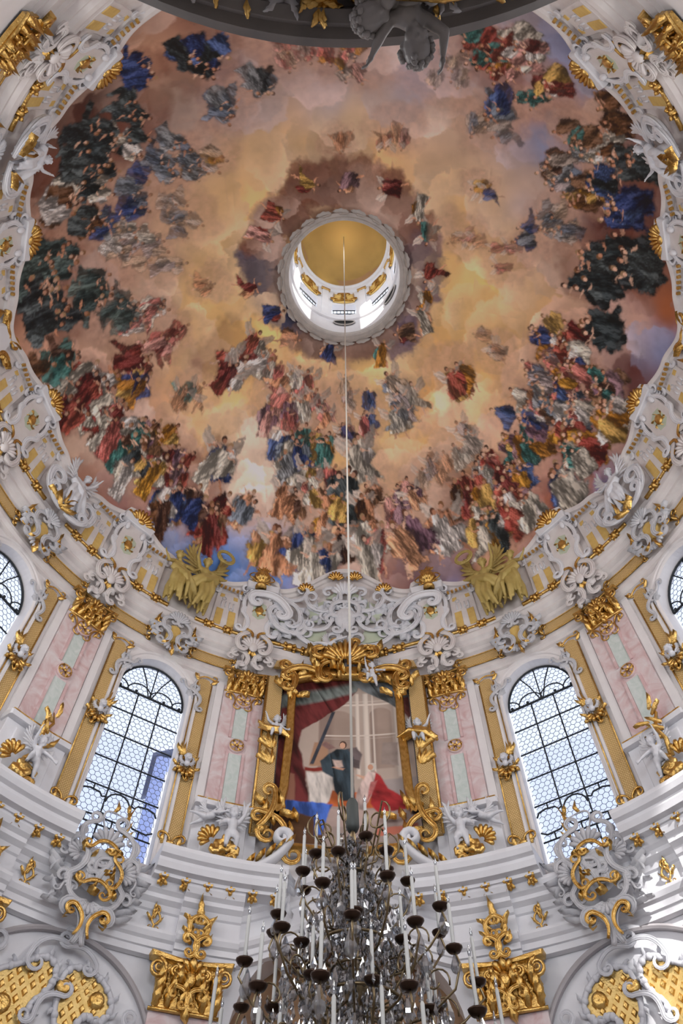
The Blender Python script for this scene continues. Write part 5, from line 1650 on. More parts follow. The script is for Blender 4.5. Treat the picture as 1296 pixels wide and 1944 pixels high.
# ---------------------------------------------------------------- altar picture: generic painted interior with curtain, arcade and two robed figures
def altar_picture():
    nx, nz_ = 230, 400
    x = np.linspace(-2.5, 2.5, nx); z = np.linspace(0, 7.9, nz_)
    X, Z = np.meshgrid(x, z)
    n = fbm(400, 7, 4, 120)[:nz_, :nx]; n2 = fbm(400, 26, 3, 140)[:nz_, :nx]
    c = np.ones((nz_, nx, 3)) * lin((176, 158, 146)) * (.85 + .3 * n)[..., None]
    def put(m, col, sh=None):
        nonlocal c
        col = lin(col) if max(col) > 1 else np.asarray(col)
        k = np.clip(m, 0, 1)[..., None]
        cc = col * (sh[..., None] if sh is not None else 1)
        c = c * (1 - k) + cc * k
    S = lambda v, s=12: np.clip(v * s, 0, 1)
    # arcade behind
    wx = (n - .5) * .16; wz = (n2 - .5) * .10
    def poly(pts, k=16): return S(sdpoly(X + wx, Z + wz, pts), k)
    F = np.clip((nz(X * 40 + 20, Z * 70 + X * 30, 1.0, NZ) - .5) * 2.8 + .5, 0, 1); F2 = np.clip((nz(X * 130 + Z * 20, Z * 36 + 50, 1.0, NZ) - .5) * 2.8 + .5, 0, 1)
    for cx, w, top in ((-.3, .75, 5.9), (1.35, .45, 6.0)):
        inside = S(w - np.abs(X - cx)) * S(top - Z + np.where(Z > top - w, np.sqrt(np.maximum(w * w - (X - cx) ** 2, 0)) - w, 0))
        put(inside * S(Z - 3.0), (158, 138, 126), .85 + .3 * n)
        put(inside * S(Z - 3.0) * S(cx - .1 - X, 5), (140, 120, 110), .85 + .3 * n)
    for cx, w in ((.45, .10), (.78, .13), (1.05, .06), (1.95, .12)):
        put(S(w - np.abs(X - cx), 20) * S(Z - 2.6) * S(6.8 - Z), (208, 194, 182), .68 + .4 * np.cos((X - cx - .03) / w * 1.3))
    for zc, h in ((6.15, .06), (6.32, .03), (4.6, .05), (4.45, .02)): put(S(h - np.abs(Z - zc), 26) * S(X + .9), (212, 198, 186), .85 + .3 * n)
    put(poly([(1.2, 3.2), (1.9, 3.1), (1.95, 4.2), (1.3, 4.25)]), (150, 134, 126), .8 + .4 * n2)
    put(S(2.6 - Z) * S(X - .9), (158, 146, 142), .75 + .5 * n)
    put(S(1.9 - Z, 3), (158, 140, 132), .7 + .6 * n)
    put(poly([(-.9, 1.5), (1.0, 1.4), (.9, 2.05), (-.7, 2.2)]), (176, 92, 50), .65 + .6 * F)
    put(poly([(-.8, .7), (2.4, .7), (2.3, 1.35), (-.9, 1.45)]), (172, 150, 142), .7 + .6 * n)
    put(poly([(.9, .3), (2.4, .4), (2.4, .75), (1.0, .65)]), (190, 112, 92), .8 + .4 * n)
    # table with white cloth and red cover
    put(poly([(-1.45, 2.9), (-.3, 2.95), (-.35, 2.6), (-.55, 1.7), (-.75, 1.4), (-1.3, 1.5), (-1.35, 2.3)]), (206, 196, 188), .5 + .65 * F2)
    put(poly([(-1.5, 2.9), (-.28, 2.95), (-.3, 3.18), (-1.5, 3.12)]), (120, 44, 36), .7 + .5 * F2)
    put(poly([(-1.35, 3.15), (-.6, 3.15), (-.6, 4.3), (-1.2, 4.3)]), (168, 130, 104), .8 + .3 * n)
    # dark leaning post
    q = (X + 1.25) - (Z - 3.2) * .30
    put(S(.085 - np.abs(q), 30) * S(Z - 3.2) * S(5.85 - Z), (64, 68, 78), .7 + .5 * F)
    # great curtain
    edge = -2.55 + np.interp(Z, [0, .9, 2.0, 3.0, 4.0, 4.8, 5.5, 6.2, 6.9, 7.9], [1.3, 1.55, 1.35, 1.05, .85, 1.0, 1.75, 2.6, 3.1, 3.7]) + (n - .5) * .35 + wx
    cf = .32 + 1.0 * np.clip((nz(X * 110 + Z * 55, Z * 24 - X * 16, 1.0, NZ) - .5) * 2.6 + .5, 0, 1)
    put(S(edge - X, 14) * S(Z - 1.2, 4), (98, 42, 42), cf)
    put(S(edge - X, 14) * S(Z - 6.6 - .35 * X + wz, 6) * S(7.4 - Z + .3 * X, 4), (112, 118, 114), cf)
    put(S(X - 2.55 + np.interp(Z, [5.2, 6.2, 6.9, 7.3, 7.9], [.0, .9, 1.9, 2.3, 2.6]) + wx, 14) * S(Z - 5.2), (118, 122, 124), cf)
    put(S(X - 2.55 + np.interp(Z, [5.0, 6.0, 6.6], [.0, .55, .7]), 14) * S(Z - 5.2) * S(6.4 - Z), (104, 58, 56), cf)
    put(poly([(-2.3, 1.0), (-1.75, 1.0), (-1.8, 2.8), (-2.25, 2.9)]), (140, 96, 78), .6 + .7 * np.cos((X + 2.0) * 3.5))
    # dark robed standing figure
    put(poly([(.0, 4.0), (.42, 4.1), (.62, 3.7), (.50, 3.0), (.2, 3.1)]), (104, 92, 92), .6 + .6 * F); put(poly([(-.3, 4.0), (-.75, 4.35), (-.95, 4.15), (-.6, 3.9)]), (130, 100, 96), .7 + .5 * F)
    put(poly([(-.32, 4.0), (.1, 4.0), (.32, 3.6), (.28, 3.1), (.34, 2.2), (.36, 1.75), (-.1, 1.7), (-.42, 2.1), (-.5, 2.7), (-.85, 2.9), (-.95, 3.4), (-.7, 3.7)]), (50, 62, 70), .35 + 1.1 * F2)
    put(poly([(-.5, 3.5), (-.1, 3.5), (-.05, 3.15), (-.35, 3.05)]), (206, 180, 168), .6 + .6 * F); put(poly([(-.55, 3.12), (-.1, 2.98), (.0, 3.1), (-.4, 3.2)]), (200, 150, 124))
    put(S(1 - ((X + .1) / .14) ** 2 - ((Z - 4.17) / .19) ** 2, 6), (74, 54, 46)); put(S(1 - ((X + .12) / .11) ** 2 - ((Z - 4.14) / .15) ** 2, 6), (204, 158, 132))
    # kneeling figure in white and red
    put(poly([(1.0, 3.0), (1.25, 2.8), (1.5, 2.2), (2.3, 1.5), (2.0, 1.25), (1.1, 1.2), (.8, 1.6)]), (140, 40, 42), .4 + 1.1 * F)
    put(poly([(.75, 3.0), (1.08, 2.9), (1.0, 2.4), (.9, 1.9), (.6, 1.3), (.25, 1.5), (.35, 2.0), (.5, 2.5)]), (204, 180, 172), .45 + .8 * F2)
    put(poly([(.85, 2.5), (1.15, 2.6), (1.0, 2.1), (.6, 1.35)]), (176, 104, 100), .6 + .6 * F)
    put(poly([(.7, 2.75), (.35, 2.85), (.3, 2.75), (.65, 2.55)]), (204, 160, 136))
    put(S(1 - ((X - .95) / .15) ** 2 - ((Z - 3.15) / .17) ** 2, 6), (196, 186, 176)); put(S(1 - ((X - .88) / .10) ** 2 - ((Z - 3.13) / .13) ** 2, 6), (196, 148, 122))
    # blue cloth on the dark parapet below
    put(poly([(-2.5, 0), (-.7, 0), (-.75, 1.2), (-2.5, 1.3)]), (96, 66, 44), .7 + .5 * n)
    put(poly([(-2.4, 1.65), (-1.2, 1.7), (-.4, 1.6), (-.6, 1.2), (-.8, .4), (-1.1, .3), (-1.15, 1.0), (-2.3, 1.3)]), (66, 98, 176), .4 + 1.0 * F2)
    c = c * 1.15
    c = np.clip(c * 1.0, .01, .95)
    # arch-topped outline: drop points outside
    R = 12.50
    co = np.stack([(R) * np.sin(X / R), R * np.cos(X / R), Z + 16.4], -1).reshape(-1, 3)
    topz = 7.0 + .75 * np.sqrt(np.maximum(0, 1 - (X / 2.55) ** 2))
    keep = (Z <= topz)
    idx = np.arange(nx * nz_).reshape(nz_, nx)
    ok = keep[:-1, :-1] & keep[1:, :-1] & keep[1:, 1:] & keep[:-1, 1:]
    f = np.stack([idx[:-1, :-1], idx[:-1, 1:], idx[1:, 1:], idx[1:, :-1]], -1)[ok]
    base = W(0, 16.4, 12.50)
    t = empty('altar_picture', base, 0, 'large arched painting of two robed figures under a dark red curtain, gilt framed', 'painting')
    me = bpy.data.meshes.new('canvas'); me.from_pydata((co - np.array(base)).tolist(), [], f.tolist())
    me.polygons.foreach_set('use_smooth', [True] * len(f))
    a = me.color_attributes.new('paint', 'FLOAT_COLOR', 'POINT')
    a.data.foreach_set('color', np.concatenate([c.reshape(-1, 3), np.ones((nx * nz_, 1))], 1).astype(np.float32).ravel())
    me.materials.append(M['oil']); link('canvas', me, t)
    # frame
    def B(g): return g.bend(12.58)
    path = [(-2.5, 1.0), (-2.34, 2.0), (-2.28, 4.5), (-2.30, 6.3), (-2.34, 6.85)]
    for s in (-1, 1):
        pp = [(s * x, z) for x, z in path]
        if s > 0: pp = pp[::-1]
        B(MB().sweep(pp, [(0, .02), (.0, .24), (.08, .30), (.14, .22), (.24, .34), (.30, .26), (.33, .1)], smooth=True)).obj('frame_side', M['gold'], t)
        B(MB().prism([(s * x, z) for x, z in [(2.55, .1), (3.16, .1), (3.16, 3.8), (3.16, 7.2), (2.8, 7.4), (2.55, 6.9), (2.55, 3.5)]][::s], .02, .16, .03)).obj('weave_border', M['weave'], t)
        B(MB().tube([(s * 3.18, -.16, .1), (s * 3.18, -.16, 7.2)], .05, 6)).obj('gilt_edge', M['gold'], t)
        # curling foot scrolls
        g = MB(); add_scroll(g, (s * 2.5, 1.7), (s * 2.95, .2), .10, .3, .14, bow=-.12 * s, t0=s, t1=-s, c0=.14, c1=.22, n=12); B(g).obj('foot_scroll', M['gold'], t)
        g = MB(); add_scroll(g, (s * 3.0, .8), (s * 2.1, -.6), .10, .32, .1, bow=-.3 * s, t0=s, t1=-s, c0=.12, c1=.2, n=12); B(g).obj('foot_scroll', M['gold'], t)
        g = MB(); r = random.Random(6)
        for k in range(9): g.leaf((s * r.uniform(1.7, 2.9), r.uniform(-.6, 1.6), .3), r.uniform(0, 6.3), .6, .14, .16, r.uniform(-1, 1), 6)
        B(g).obj('acanthus', M['gold'], t)
        # side leaf clusters and upper corner scrolls
        for z in (2.9, 3.6):
            g = MB()
            for k in range(4): g.leaf((s * 2.75, z, .2), pi / 2 - s * (.9 - .7 * k * .6), .6, .10, .12, -s * .7, 6)
            B(g).obj('leaf_cluster', M['gold'], t)
        g = MB(); add_scroll(g, (s * 2.15, 6.5), (s * 2.62, 7.5), .15, .34, .12, bow=.25 * s, t0=-s, t1=s); add_scroll(g, (s * 2.55, 7.2), (s * 1.05, 7.35), .16, .36, .14, bow=-.22 * s, t0=s, t1=s, c0=.14, c1=.16)
        B(g).obj('shoulder_scroll', M['gold'], t)
        g = MB(); r = random.Random(8)
        for k in range(10): g.leaf((s * r.uniform(1.9, 2.7), r.uniform(5.9, 7.6), .32), r.uniform(0, 6.3), .55, .13, .16, r.uniform(-1, 1), 6)
        B(g).obj('acanthus', M['gold'], t)
        g = MB(); add_scroll(g, (s * 1.1, 7.1), (s * .35, 8.1), .15, .42, .12, bow=-.3 * s, t0=s, t1=-s); B(g).obj('arch_scroll', M['gold'], t)
        B(MB().prism([(s * x, z) for x, z in [(1.5, 7.75), (3.0, 7.75), (2.9, 8.15), (2.6, 8.3)]][::s], .1, .22, .03)).obj('weave_spandrel', M['weave'], t)
    ap = [(-2.36 * cos(pi * i / 16), 6.85 + .75 * sin(pi * i / 16)) for i in range(17)]
    B(MB().sweep(ap, [(-.12, .02), (-.12, .30), (.0, .38), (.15, .3), (.3, .42), (.42, .3), (.5, .1)], smooth=True)).obj('frame_arch', M['gold'], t)
    B(MB().sweep([(-2.0, -.1), (0, -.25), (2.0, -.1)][::-1], [(0, .02), (0, .25), (.12, .3), (.25, .1)])).obj('frame_foot', M['gold'], t)
    # crest
    g = MB().shell((0, 7.9), 1.05, rad(170), rad(10), 11, .55, .2, .25); B(g).obj('crest_shell', M['gold'], t)
    for s in (-1, 1):
        g = MB(); add_scroll(g, (s * .2, 8.0), (s * 1.25, 8.55), .17, .6, .15, bow=.28 * s, t0=0, t1=-s, c1=.24); add_scroll(g, (s * .5, 8.4), (s * .35, 9.15), .12, .6, .12, bow=.3 * s, t0=-s, t1=-s)
        B(g).obj('crest_scroll', M['gold'], t)
    g = MB(); r = random.Random(12)
    for k in range(26): g.leaf((r.uniform(-1.3, 1.3), r.uniform(7.5, 8.7), .55), r.uniform(0, 6.3), .5, .13, .2, r.uniform(-1, 1), 6)
    B(g).obj('crest_foliage', M['gold'], t)
altar_picture()
def wl(x, z, d, r=12.7):
    a = math.degrees(x / r); return W(a, z, r - d), -rad(a)
for (x, z, d, ps, sc, mir, lab, dr) in [(-2.7, 20.3, .45, 'sit', 1.15, True, 'white child angel perched high on the gilt frame beside the curtain side of the picture', 0), (2.8, 20.0, .45, 'sit', 1.25, False, 'white child angel seated on gold cloud on the frame beside the arcade', 1),
                                   (1.15, 23.1, .75, 'climb', 1.15, False, 'white child angel clambering over the arched top of the gilt frame', None), (-.55, 24.65, .95, 'fly', 1.2, True, 'white child angel lying across the gilt crest below the scrolled stucco field', None)]:
    p, rz = wl(x, z, d); putto('child_angel', p, rz, ps, sc, lab, 'statue', None, True, dr, mir)

# ---------------------------------------------------------------- statues on the cornice, volutes beside the picture
def cloud_seat(loc, rz, label, group, seed, mir):
    t = empty('gilded_drapery', loc, rz, label, 'drapery', group)
    t.scale.x = -1 if mir else 1
    r = random.Random(seed); mb = MB()
    for k in range(22):
        a = r.uniform(0, 6.28); q = r.uniform(.1, .42); c = Vector((cos(a) * q, r.uniform(-.25, .05), .42 + sin(a) * q * .9))
        b = a + r.uniform(.6, 1.8); L = r.uniform(.3, .6)
        pts = [c + Vector((cos(b + .5 * i), r.uniform(-.1, .05), sin(b + .5 * i))) * (L * (i / 4 - .5)) for i in range(5)]
        mb.tube(pts, [.06, .10, .115, .09, .04], 6)
    me = remesh(mb, .026, 1); me.materials.append(M['gold']); link('folds', me, t)
    g = MB().shell((-.45, .65), .42, rad(60), rad(230), 7, .1, .2, .12); g.obj('shell', M['gold'], t)
    g = MB(); add_scroll(g, (.1, .0), (.7, -.05), .07, .25, .05, bow=-.3, t0=1, t1=-1); g.obj('gilt_scroll', M['gold'], t)
for i, p in enumerate([a for a in PILS if abs(a) < 60]):
    a = p + (1.0 if p < 0 else -1.0) * (.2 if abs(p) < 30 else -.6)
    loc = W(a, 15.12, 12.1); s = 1 if p > 0 else -1
    near = abs(p) < 30
    k = 'next to the altar picture' if near else 'between the windows'
    cloud_seat(loc, -rad(a), 'billowing gilded drapery on the cornice block ' + k, 'gilded draperies ' + k, 60 + i // 2, p > 0)
    tang = Vector((cos(rad(a)), -sin(rad(a)), 0))
    putto('child_angel', loc + Vector((-sin(rad(a)), -cos(rad(a)), 0)) * .22 + Vector((0, 0, .38)) + tang * -.12 * s, -rad(a), 'stand' if near else 'climb', 1.45 if near else 1.25, 'white child angel in gilded drapery on the cornice ' + k, 'statue', 'cornice child angels ' + k, True, None, p > 0)
    if near:
        putto('child_angel', loc + Vector((0, 0, .9)) + tang * .55 * s + Vector((0, 0, .1)), -rad(a), 'fly', 1.05, 'white child angel leaning against the pedestal behind another', 'statue', 'leaning child angels', True, None, p < 0)
    else:
        g = MB(); g.tube([(0, 0, 0), (.1, -.1, .5), (-.05, -.1, 1.0), (.15, -.05, 1.5), (.05, 0, 1.9)], [.09, .07, .06, .05, .02], 6)
        for q in range(7): g.leaf((RND.uniform(-.15, .2), .4 + q * .22, .1), RND.uniform(.3, 2.8), .5, .09, .1, RND.uniform(-1, 1), 6)
        o = g.obj('gilded_branch', M['gold'], None, loc + Vector((0, 0, .9)) + tang * .15, -rad(a)); meta(o, 'gilded twisting branch rising against the pedestal between the windows', 'branch', 'gilded branches')
for s in (-1, 1):
    t = wall_empty('volute_scroll', s * 10.2, 15.0, 12.35, 'big white volute scroll curling up from the cornice end beside the altar picture', 'volute', 'cornice volutes')
    g = MB()
    pts, tw = scroll((s * 1.5, -.1), (-s * .35, 1.15), bow=.14 * s, t0=0, t1=-s, c1=.12, turns=1.3, n=14)
    g.tube([(p.x, -.35, p.y) for p in pts], [.13 * w for w in tw], 8, flat=2.0); g.obj('scroll', M['white'], t)
    g = MB()
    for k in range(5): g.leaf((s * (1.0 - .3 * k), .1 + .2 * k, .6), pi / 2 + s * .6, .4, .08, .08, s * .4, 5)
    g.obj('gilt_leaf', M['gold'], t)
    g = MB()
    for k in range(6): g.leaf((-s * .35 + RND.uniform(-.1, .1), .2 - .2 * k, .35), -pi / 2 + RND.uniform(-.6, .6), .5, .1, .1, RND.uniform(-.6, .6), 6)
    g.obj('hanging_leaves', M['statue'], t)

# rosettes under the corona
ro = MB()
for k in range(4): ro.leaf((0, 0, 0), pi / 4 + pi / 2 * k, .2, .08, .07, .3, 4)
ro.ell((0, -.08, 0), (.07, .09, .07), 8, 6); ro.ell((0, -.02, .12), (.06, .06, .08), 6, 5); ro.ell((0, -.02, -.12), (.06, .06, .08), 6, 5)
rom = ro.mesh('soffit_rosette', M['gold'])
for (a0, a1) in CBLOCK[:2]:
    n = 6
    for s in (-1, 1):
        for k in range(n):
            a = s * (a0 + 1.5 + (a1 - a0 - 3) * k / (n - 1))
            o = link('soffit_rosette', rom, None, loc=W(a, 14.30, 12.12)); o.rotation_euler = (Matrix.Rotation(-rad(a), 3, 'Z') @ Matrix.Rotation(rad(40), 3, 'X')).to_euler()
            meta(o, 'small gilded rosette under the heavy cornice block ' + ('next to the altar bay' if a0 < 20 else 'between the windows'), 'rosette', 'soffit rosettes ' + ('altar' if a0 < 20 else 'windows'))

# ---------------------------------------------------------------- lower zone: capitals, sprigs, lunettes, cartouches
low0 = make_capital(2.0, 1.35, 'great_capital')
for i, p in enumerate([a for a in PILS if abs(a) < 60]):
    c = low0 if i == 0 else copy_tree(low0)
    az = p * (1.08 if abs(p) < 30 else 1.0)
    c.location = W(az, 11.12, RW - .12); c.rotation_euler = (0, 0, -rad(az))
    k = 'by the dark niche' if abs(p) < 30 else 'at the lunette end'
    meta(c, 'large gilded capital under the main entablature ' + k, 'capital', 'great capitals ' + k)
    t = empty('great_pilaster', W(az, 4.0, RW), -rad(az), 'pink marble great pilaster shaft beneath the large gilded capital ' + k, 'pilaster', 'great pilasters ' + k)
    MB().prism([(-.92, 0), (0, 0), (.92, 0), (.92, 7.15), (0, 7.15), (-.92, 7.15)], 0, .24, .03).bend(RW).obj('shaft', M['pink'], t)
    for s in (-1, 1): MB().prism([(s * .5 - .06, .4), (s * .5 + .06, .4), (s * .5 + .06, 6.7), (s * .5 - .06, 6.7)], .24, .29, .02).bend(RW).obj('rose_fillet', M['pinkvein'], t)
    # tall gilded sprig over the frieze
    g = MB(); r = random.Random(33)
    t = empty('gilded_sprig', W(az - (.0 if p > 0 else 0), 12.45, 12.42), -rad(az), 'tall gilded sprig on the frieze above the great capital ' + k, 'sprig', 'tall sprigs ' + k)
    for s in (-1, 1):
        g = MB(); add_scroll(g, (s * .06, 0), (s * .22, .55), .07, .14, .08, bow=.3 * s, t0=-s, t1=-s); add_scroll(g, (s * .2, .55), (0, 1.1), .06, .16, .06, bow=-.3 * s, t0=s, t1=s)
        for q in range(4): g.leaf((s * .12, .35 + .2 * q, .14), pi / 2 - s * r.uniform(.3, 1.3), .38, .09, .1, s * r.uniform(-.5, .8), 5)
        g.obj('scroll', M['gold'], t)
    MB().leaf((0, .9, .14), pi / 2, .75, .12, .14, .2, 7).obj('finial_leaf', M['gold'], t); MB().leaf((0, .1, .14), -pi / 2, .5, .14, .12, .3, 6).obj('foot_leaf', M['gold'], t)
def make_sprig():
    t = empty('frieze_sprig'); r = random.Random(14)
    g = MB(); add_scroll(g, (0, -.28), (.05, .3), .05, .08, .06, bow=.35, t0=1, t1=1); add_scroll(g, (.0, -.28), (-.1, .25), .05, .08, .06, bow=-.3, t0=-1, t1=-1); g.obj('scroll', M['gold'], t)
    g = MB()
    for k in range(6): g.leaf((r.uniform(-.12, .12), -.2 + .1 * k, .08), r.uniform(.3, 2.8), .32, .07, .08, r.uniform(-1, 1), 5)
    g.obj('leaf_spray', M['gold'], t)
    return t
sg0 = make_sprig(); first = True
for s in (-1, 1):
    for az in (25.4, 42.5, 55.5):
        c = sg0 if first else copy_tree(sg0); first = False
        c.location = W(s * az, 13.40, 12.64); c.rotation_euler = (0, 0, -rad(s * az)); c.scale = (s * .8, .8, .72)
        k = 'between tall sprig and cartouche' if az < 30 else ('just beyond the cartouche' if az < 50 else 'at the outer great capital')
        meta(c, 'small gilded sprig on the white frieze ' + k, 'sprig', 'frieze sprigs ' + k)

# great cartouches on the entablature under the windows
def make_big_cartouche():
    t = empty('frieze_cartouche'); r = random.Random(27)
    lst = [((-.75, .9), (-.5, 1.7), .10, dict(bow=.3, t0=1, t1=1)), ((.8, .75), (.25, 1.7), .10, dict(bow=-.3, t0=-1, t1=-1)), ((-.85, -.2), (-.7, .95), .11, dict(bow=-.25, t0=-1, t1=1)), ((.85, -.3), (.8, .8), .11, dict(bow=.25, t0=1, t1=-1)),
           ((-.8, -.3), (-.2, -.95), .10, dict(bow=-.25, t0=-1, t1=-1)), ((.85, -.4), (.2, -.95), .10, dict(bow=.25, t0=1, t1=1)), ((-.15, 1.6), (.15, 2.3), .06, dict(bow=.5, t0=0, t1=0)), ((.2, 1.6), (.12, 2.3), .06, dict(bow=-.5, t0=0, t1=0)),
           ((-1.05, .5), (-.8, 1.15), .07, dict(bow=.3, t0=1, t1=1)), ((.95, 1.0), (.75, 1.5), .07, dict(bow=-.3, t0=-1, t1=1)), ((-.95, -.75), (-.55, -.45), .06, dict(bow=.3, t0=1, t1=-1)), ((1.1, -.1), (.95, .4), .06, dict(bow=-.3, t0=-1, t1=-1))]
    for p0, p1, w, kw in lst:
        g = MB(); add_scroll(g, p0, p1, w * .8, .3, .14, **kw); g.obj('scroll', M['grey'], t)
    for c, R_, a0, a1 in (((0, 1.0), .55, 165, 15), ((-.65, .55), .42, 250, 110), ((.7, .35), .42, 70, -70), ((0, -.75), .45, 200, 340), ((-.55, -.4), .36, 260, 150)):
        MB().shell(c, R_, rad(a0), rad(a1), 7, .34, .2, .12).obj('shell', M['grey'], t)
    for s in (-1, 1):
        g = MB(); add_scroll(g, (s * .15, -2.05), (s * .42, -1.0), .14, .3, .12, bow=.2 * s, t0=0, t1=-s, c1=.22); g.obj('stem_scroll', M['grey'], t)
        g = MB(); add_scroll(g, (s * .22, -1.9), (s * .40, -1.1), .07, .46, .08, bow=.25 * s, t0=0, t1=-s); g.leaf((s * .5, -1.0, .4), -pi / 2, .5, .12, .1, s * .5); g.obj('gilt_stem', M['gold'], t)
        g = MB()
        for k in range(9): g.leaf((s * (.75 + .05 * k), -1.0 + .22 * k, .2), (0 if s > 0 else pi) + s * r.uniform(-.9, .5), .62, .11, .12, r.uniform(-.6, .6), 6)
        g.obj('frill', M['grey'], t)
    MB().ell((-.02, -.25, .25), (.62, .2, .72), 14, 10).obj('field', M['white'], t)
    for p0, p1 in (((-.45, .75), (.25, .95)), ((.35, .5), (.55, -.3)), ((-.4, -.45), (.45, -.5))):
        g = MB(); add_scroll(g, p0, p1, .06, .50, .1, bow=.25, t0=1, t1=-1)
        for k in range(4): g.leaf((p0[0] + (p1[0] - p0[0]) * k / 3, p0[1] + (p1[1] - p0[1]) * k / 3, .5), r.uniform(0, 6.3), .35, .1, .1, r.uniform(-1, 1), 5)
        g.obj('gilt_spray', M['gold'], t)
    g = MB(); r2 = random.Random(4)
    for k in range(7): add_scroll(g, (r2.uniform(-.4, .4), r2.uniform(-.3, .3)), (r2.uniform(-.4, .4), r2.uniform(-.1, .7)), .06, .46, .06, bow=r2.uniform(-.4, .4), t0=1, t1=-1)
    g.obj('relief_scrolls', M['grey'], t)
    g = MB(); g.tube([(-.05, -.3, 2.3), (.05, -.35, 2.5), (0, -.3, 2.8)], [.06, .08, .01], 6); g.obj('flame', M['gold'], t)
    g = MB(); g.tube([(.45, -.3, 1.5), (.55, -.35, 2.0), (.45, -.3, 2.3), (.62, -.3, 2.8)], [.05, .06, .05, .01], 6)
    for k in range(4): g.leaf((.5, 1.7 + .25 * k, .3), .4 + .5 * k, .3, .06, .08, .5, 5)
    g.obj('gilt_twig', M['gold'], t)
    return t
bc0 = make_big_cartouche(); first = True
for s in (-1, 1):
    c = bc0 if first else copy_tree(bc0); first = False
    c.location = W(s * 34.6, 13.75, 12.42); c.rotation_euler = (0, 0, -rad(s * 34.6)); c.scale = (-s * .92, .92, .88)
    meta(c, 'grey stucco cartouche with gilt sprays across the entablature beneath a tall window', 'cartouche', 'cartouches beneath the windows')

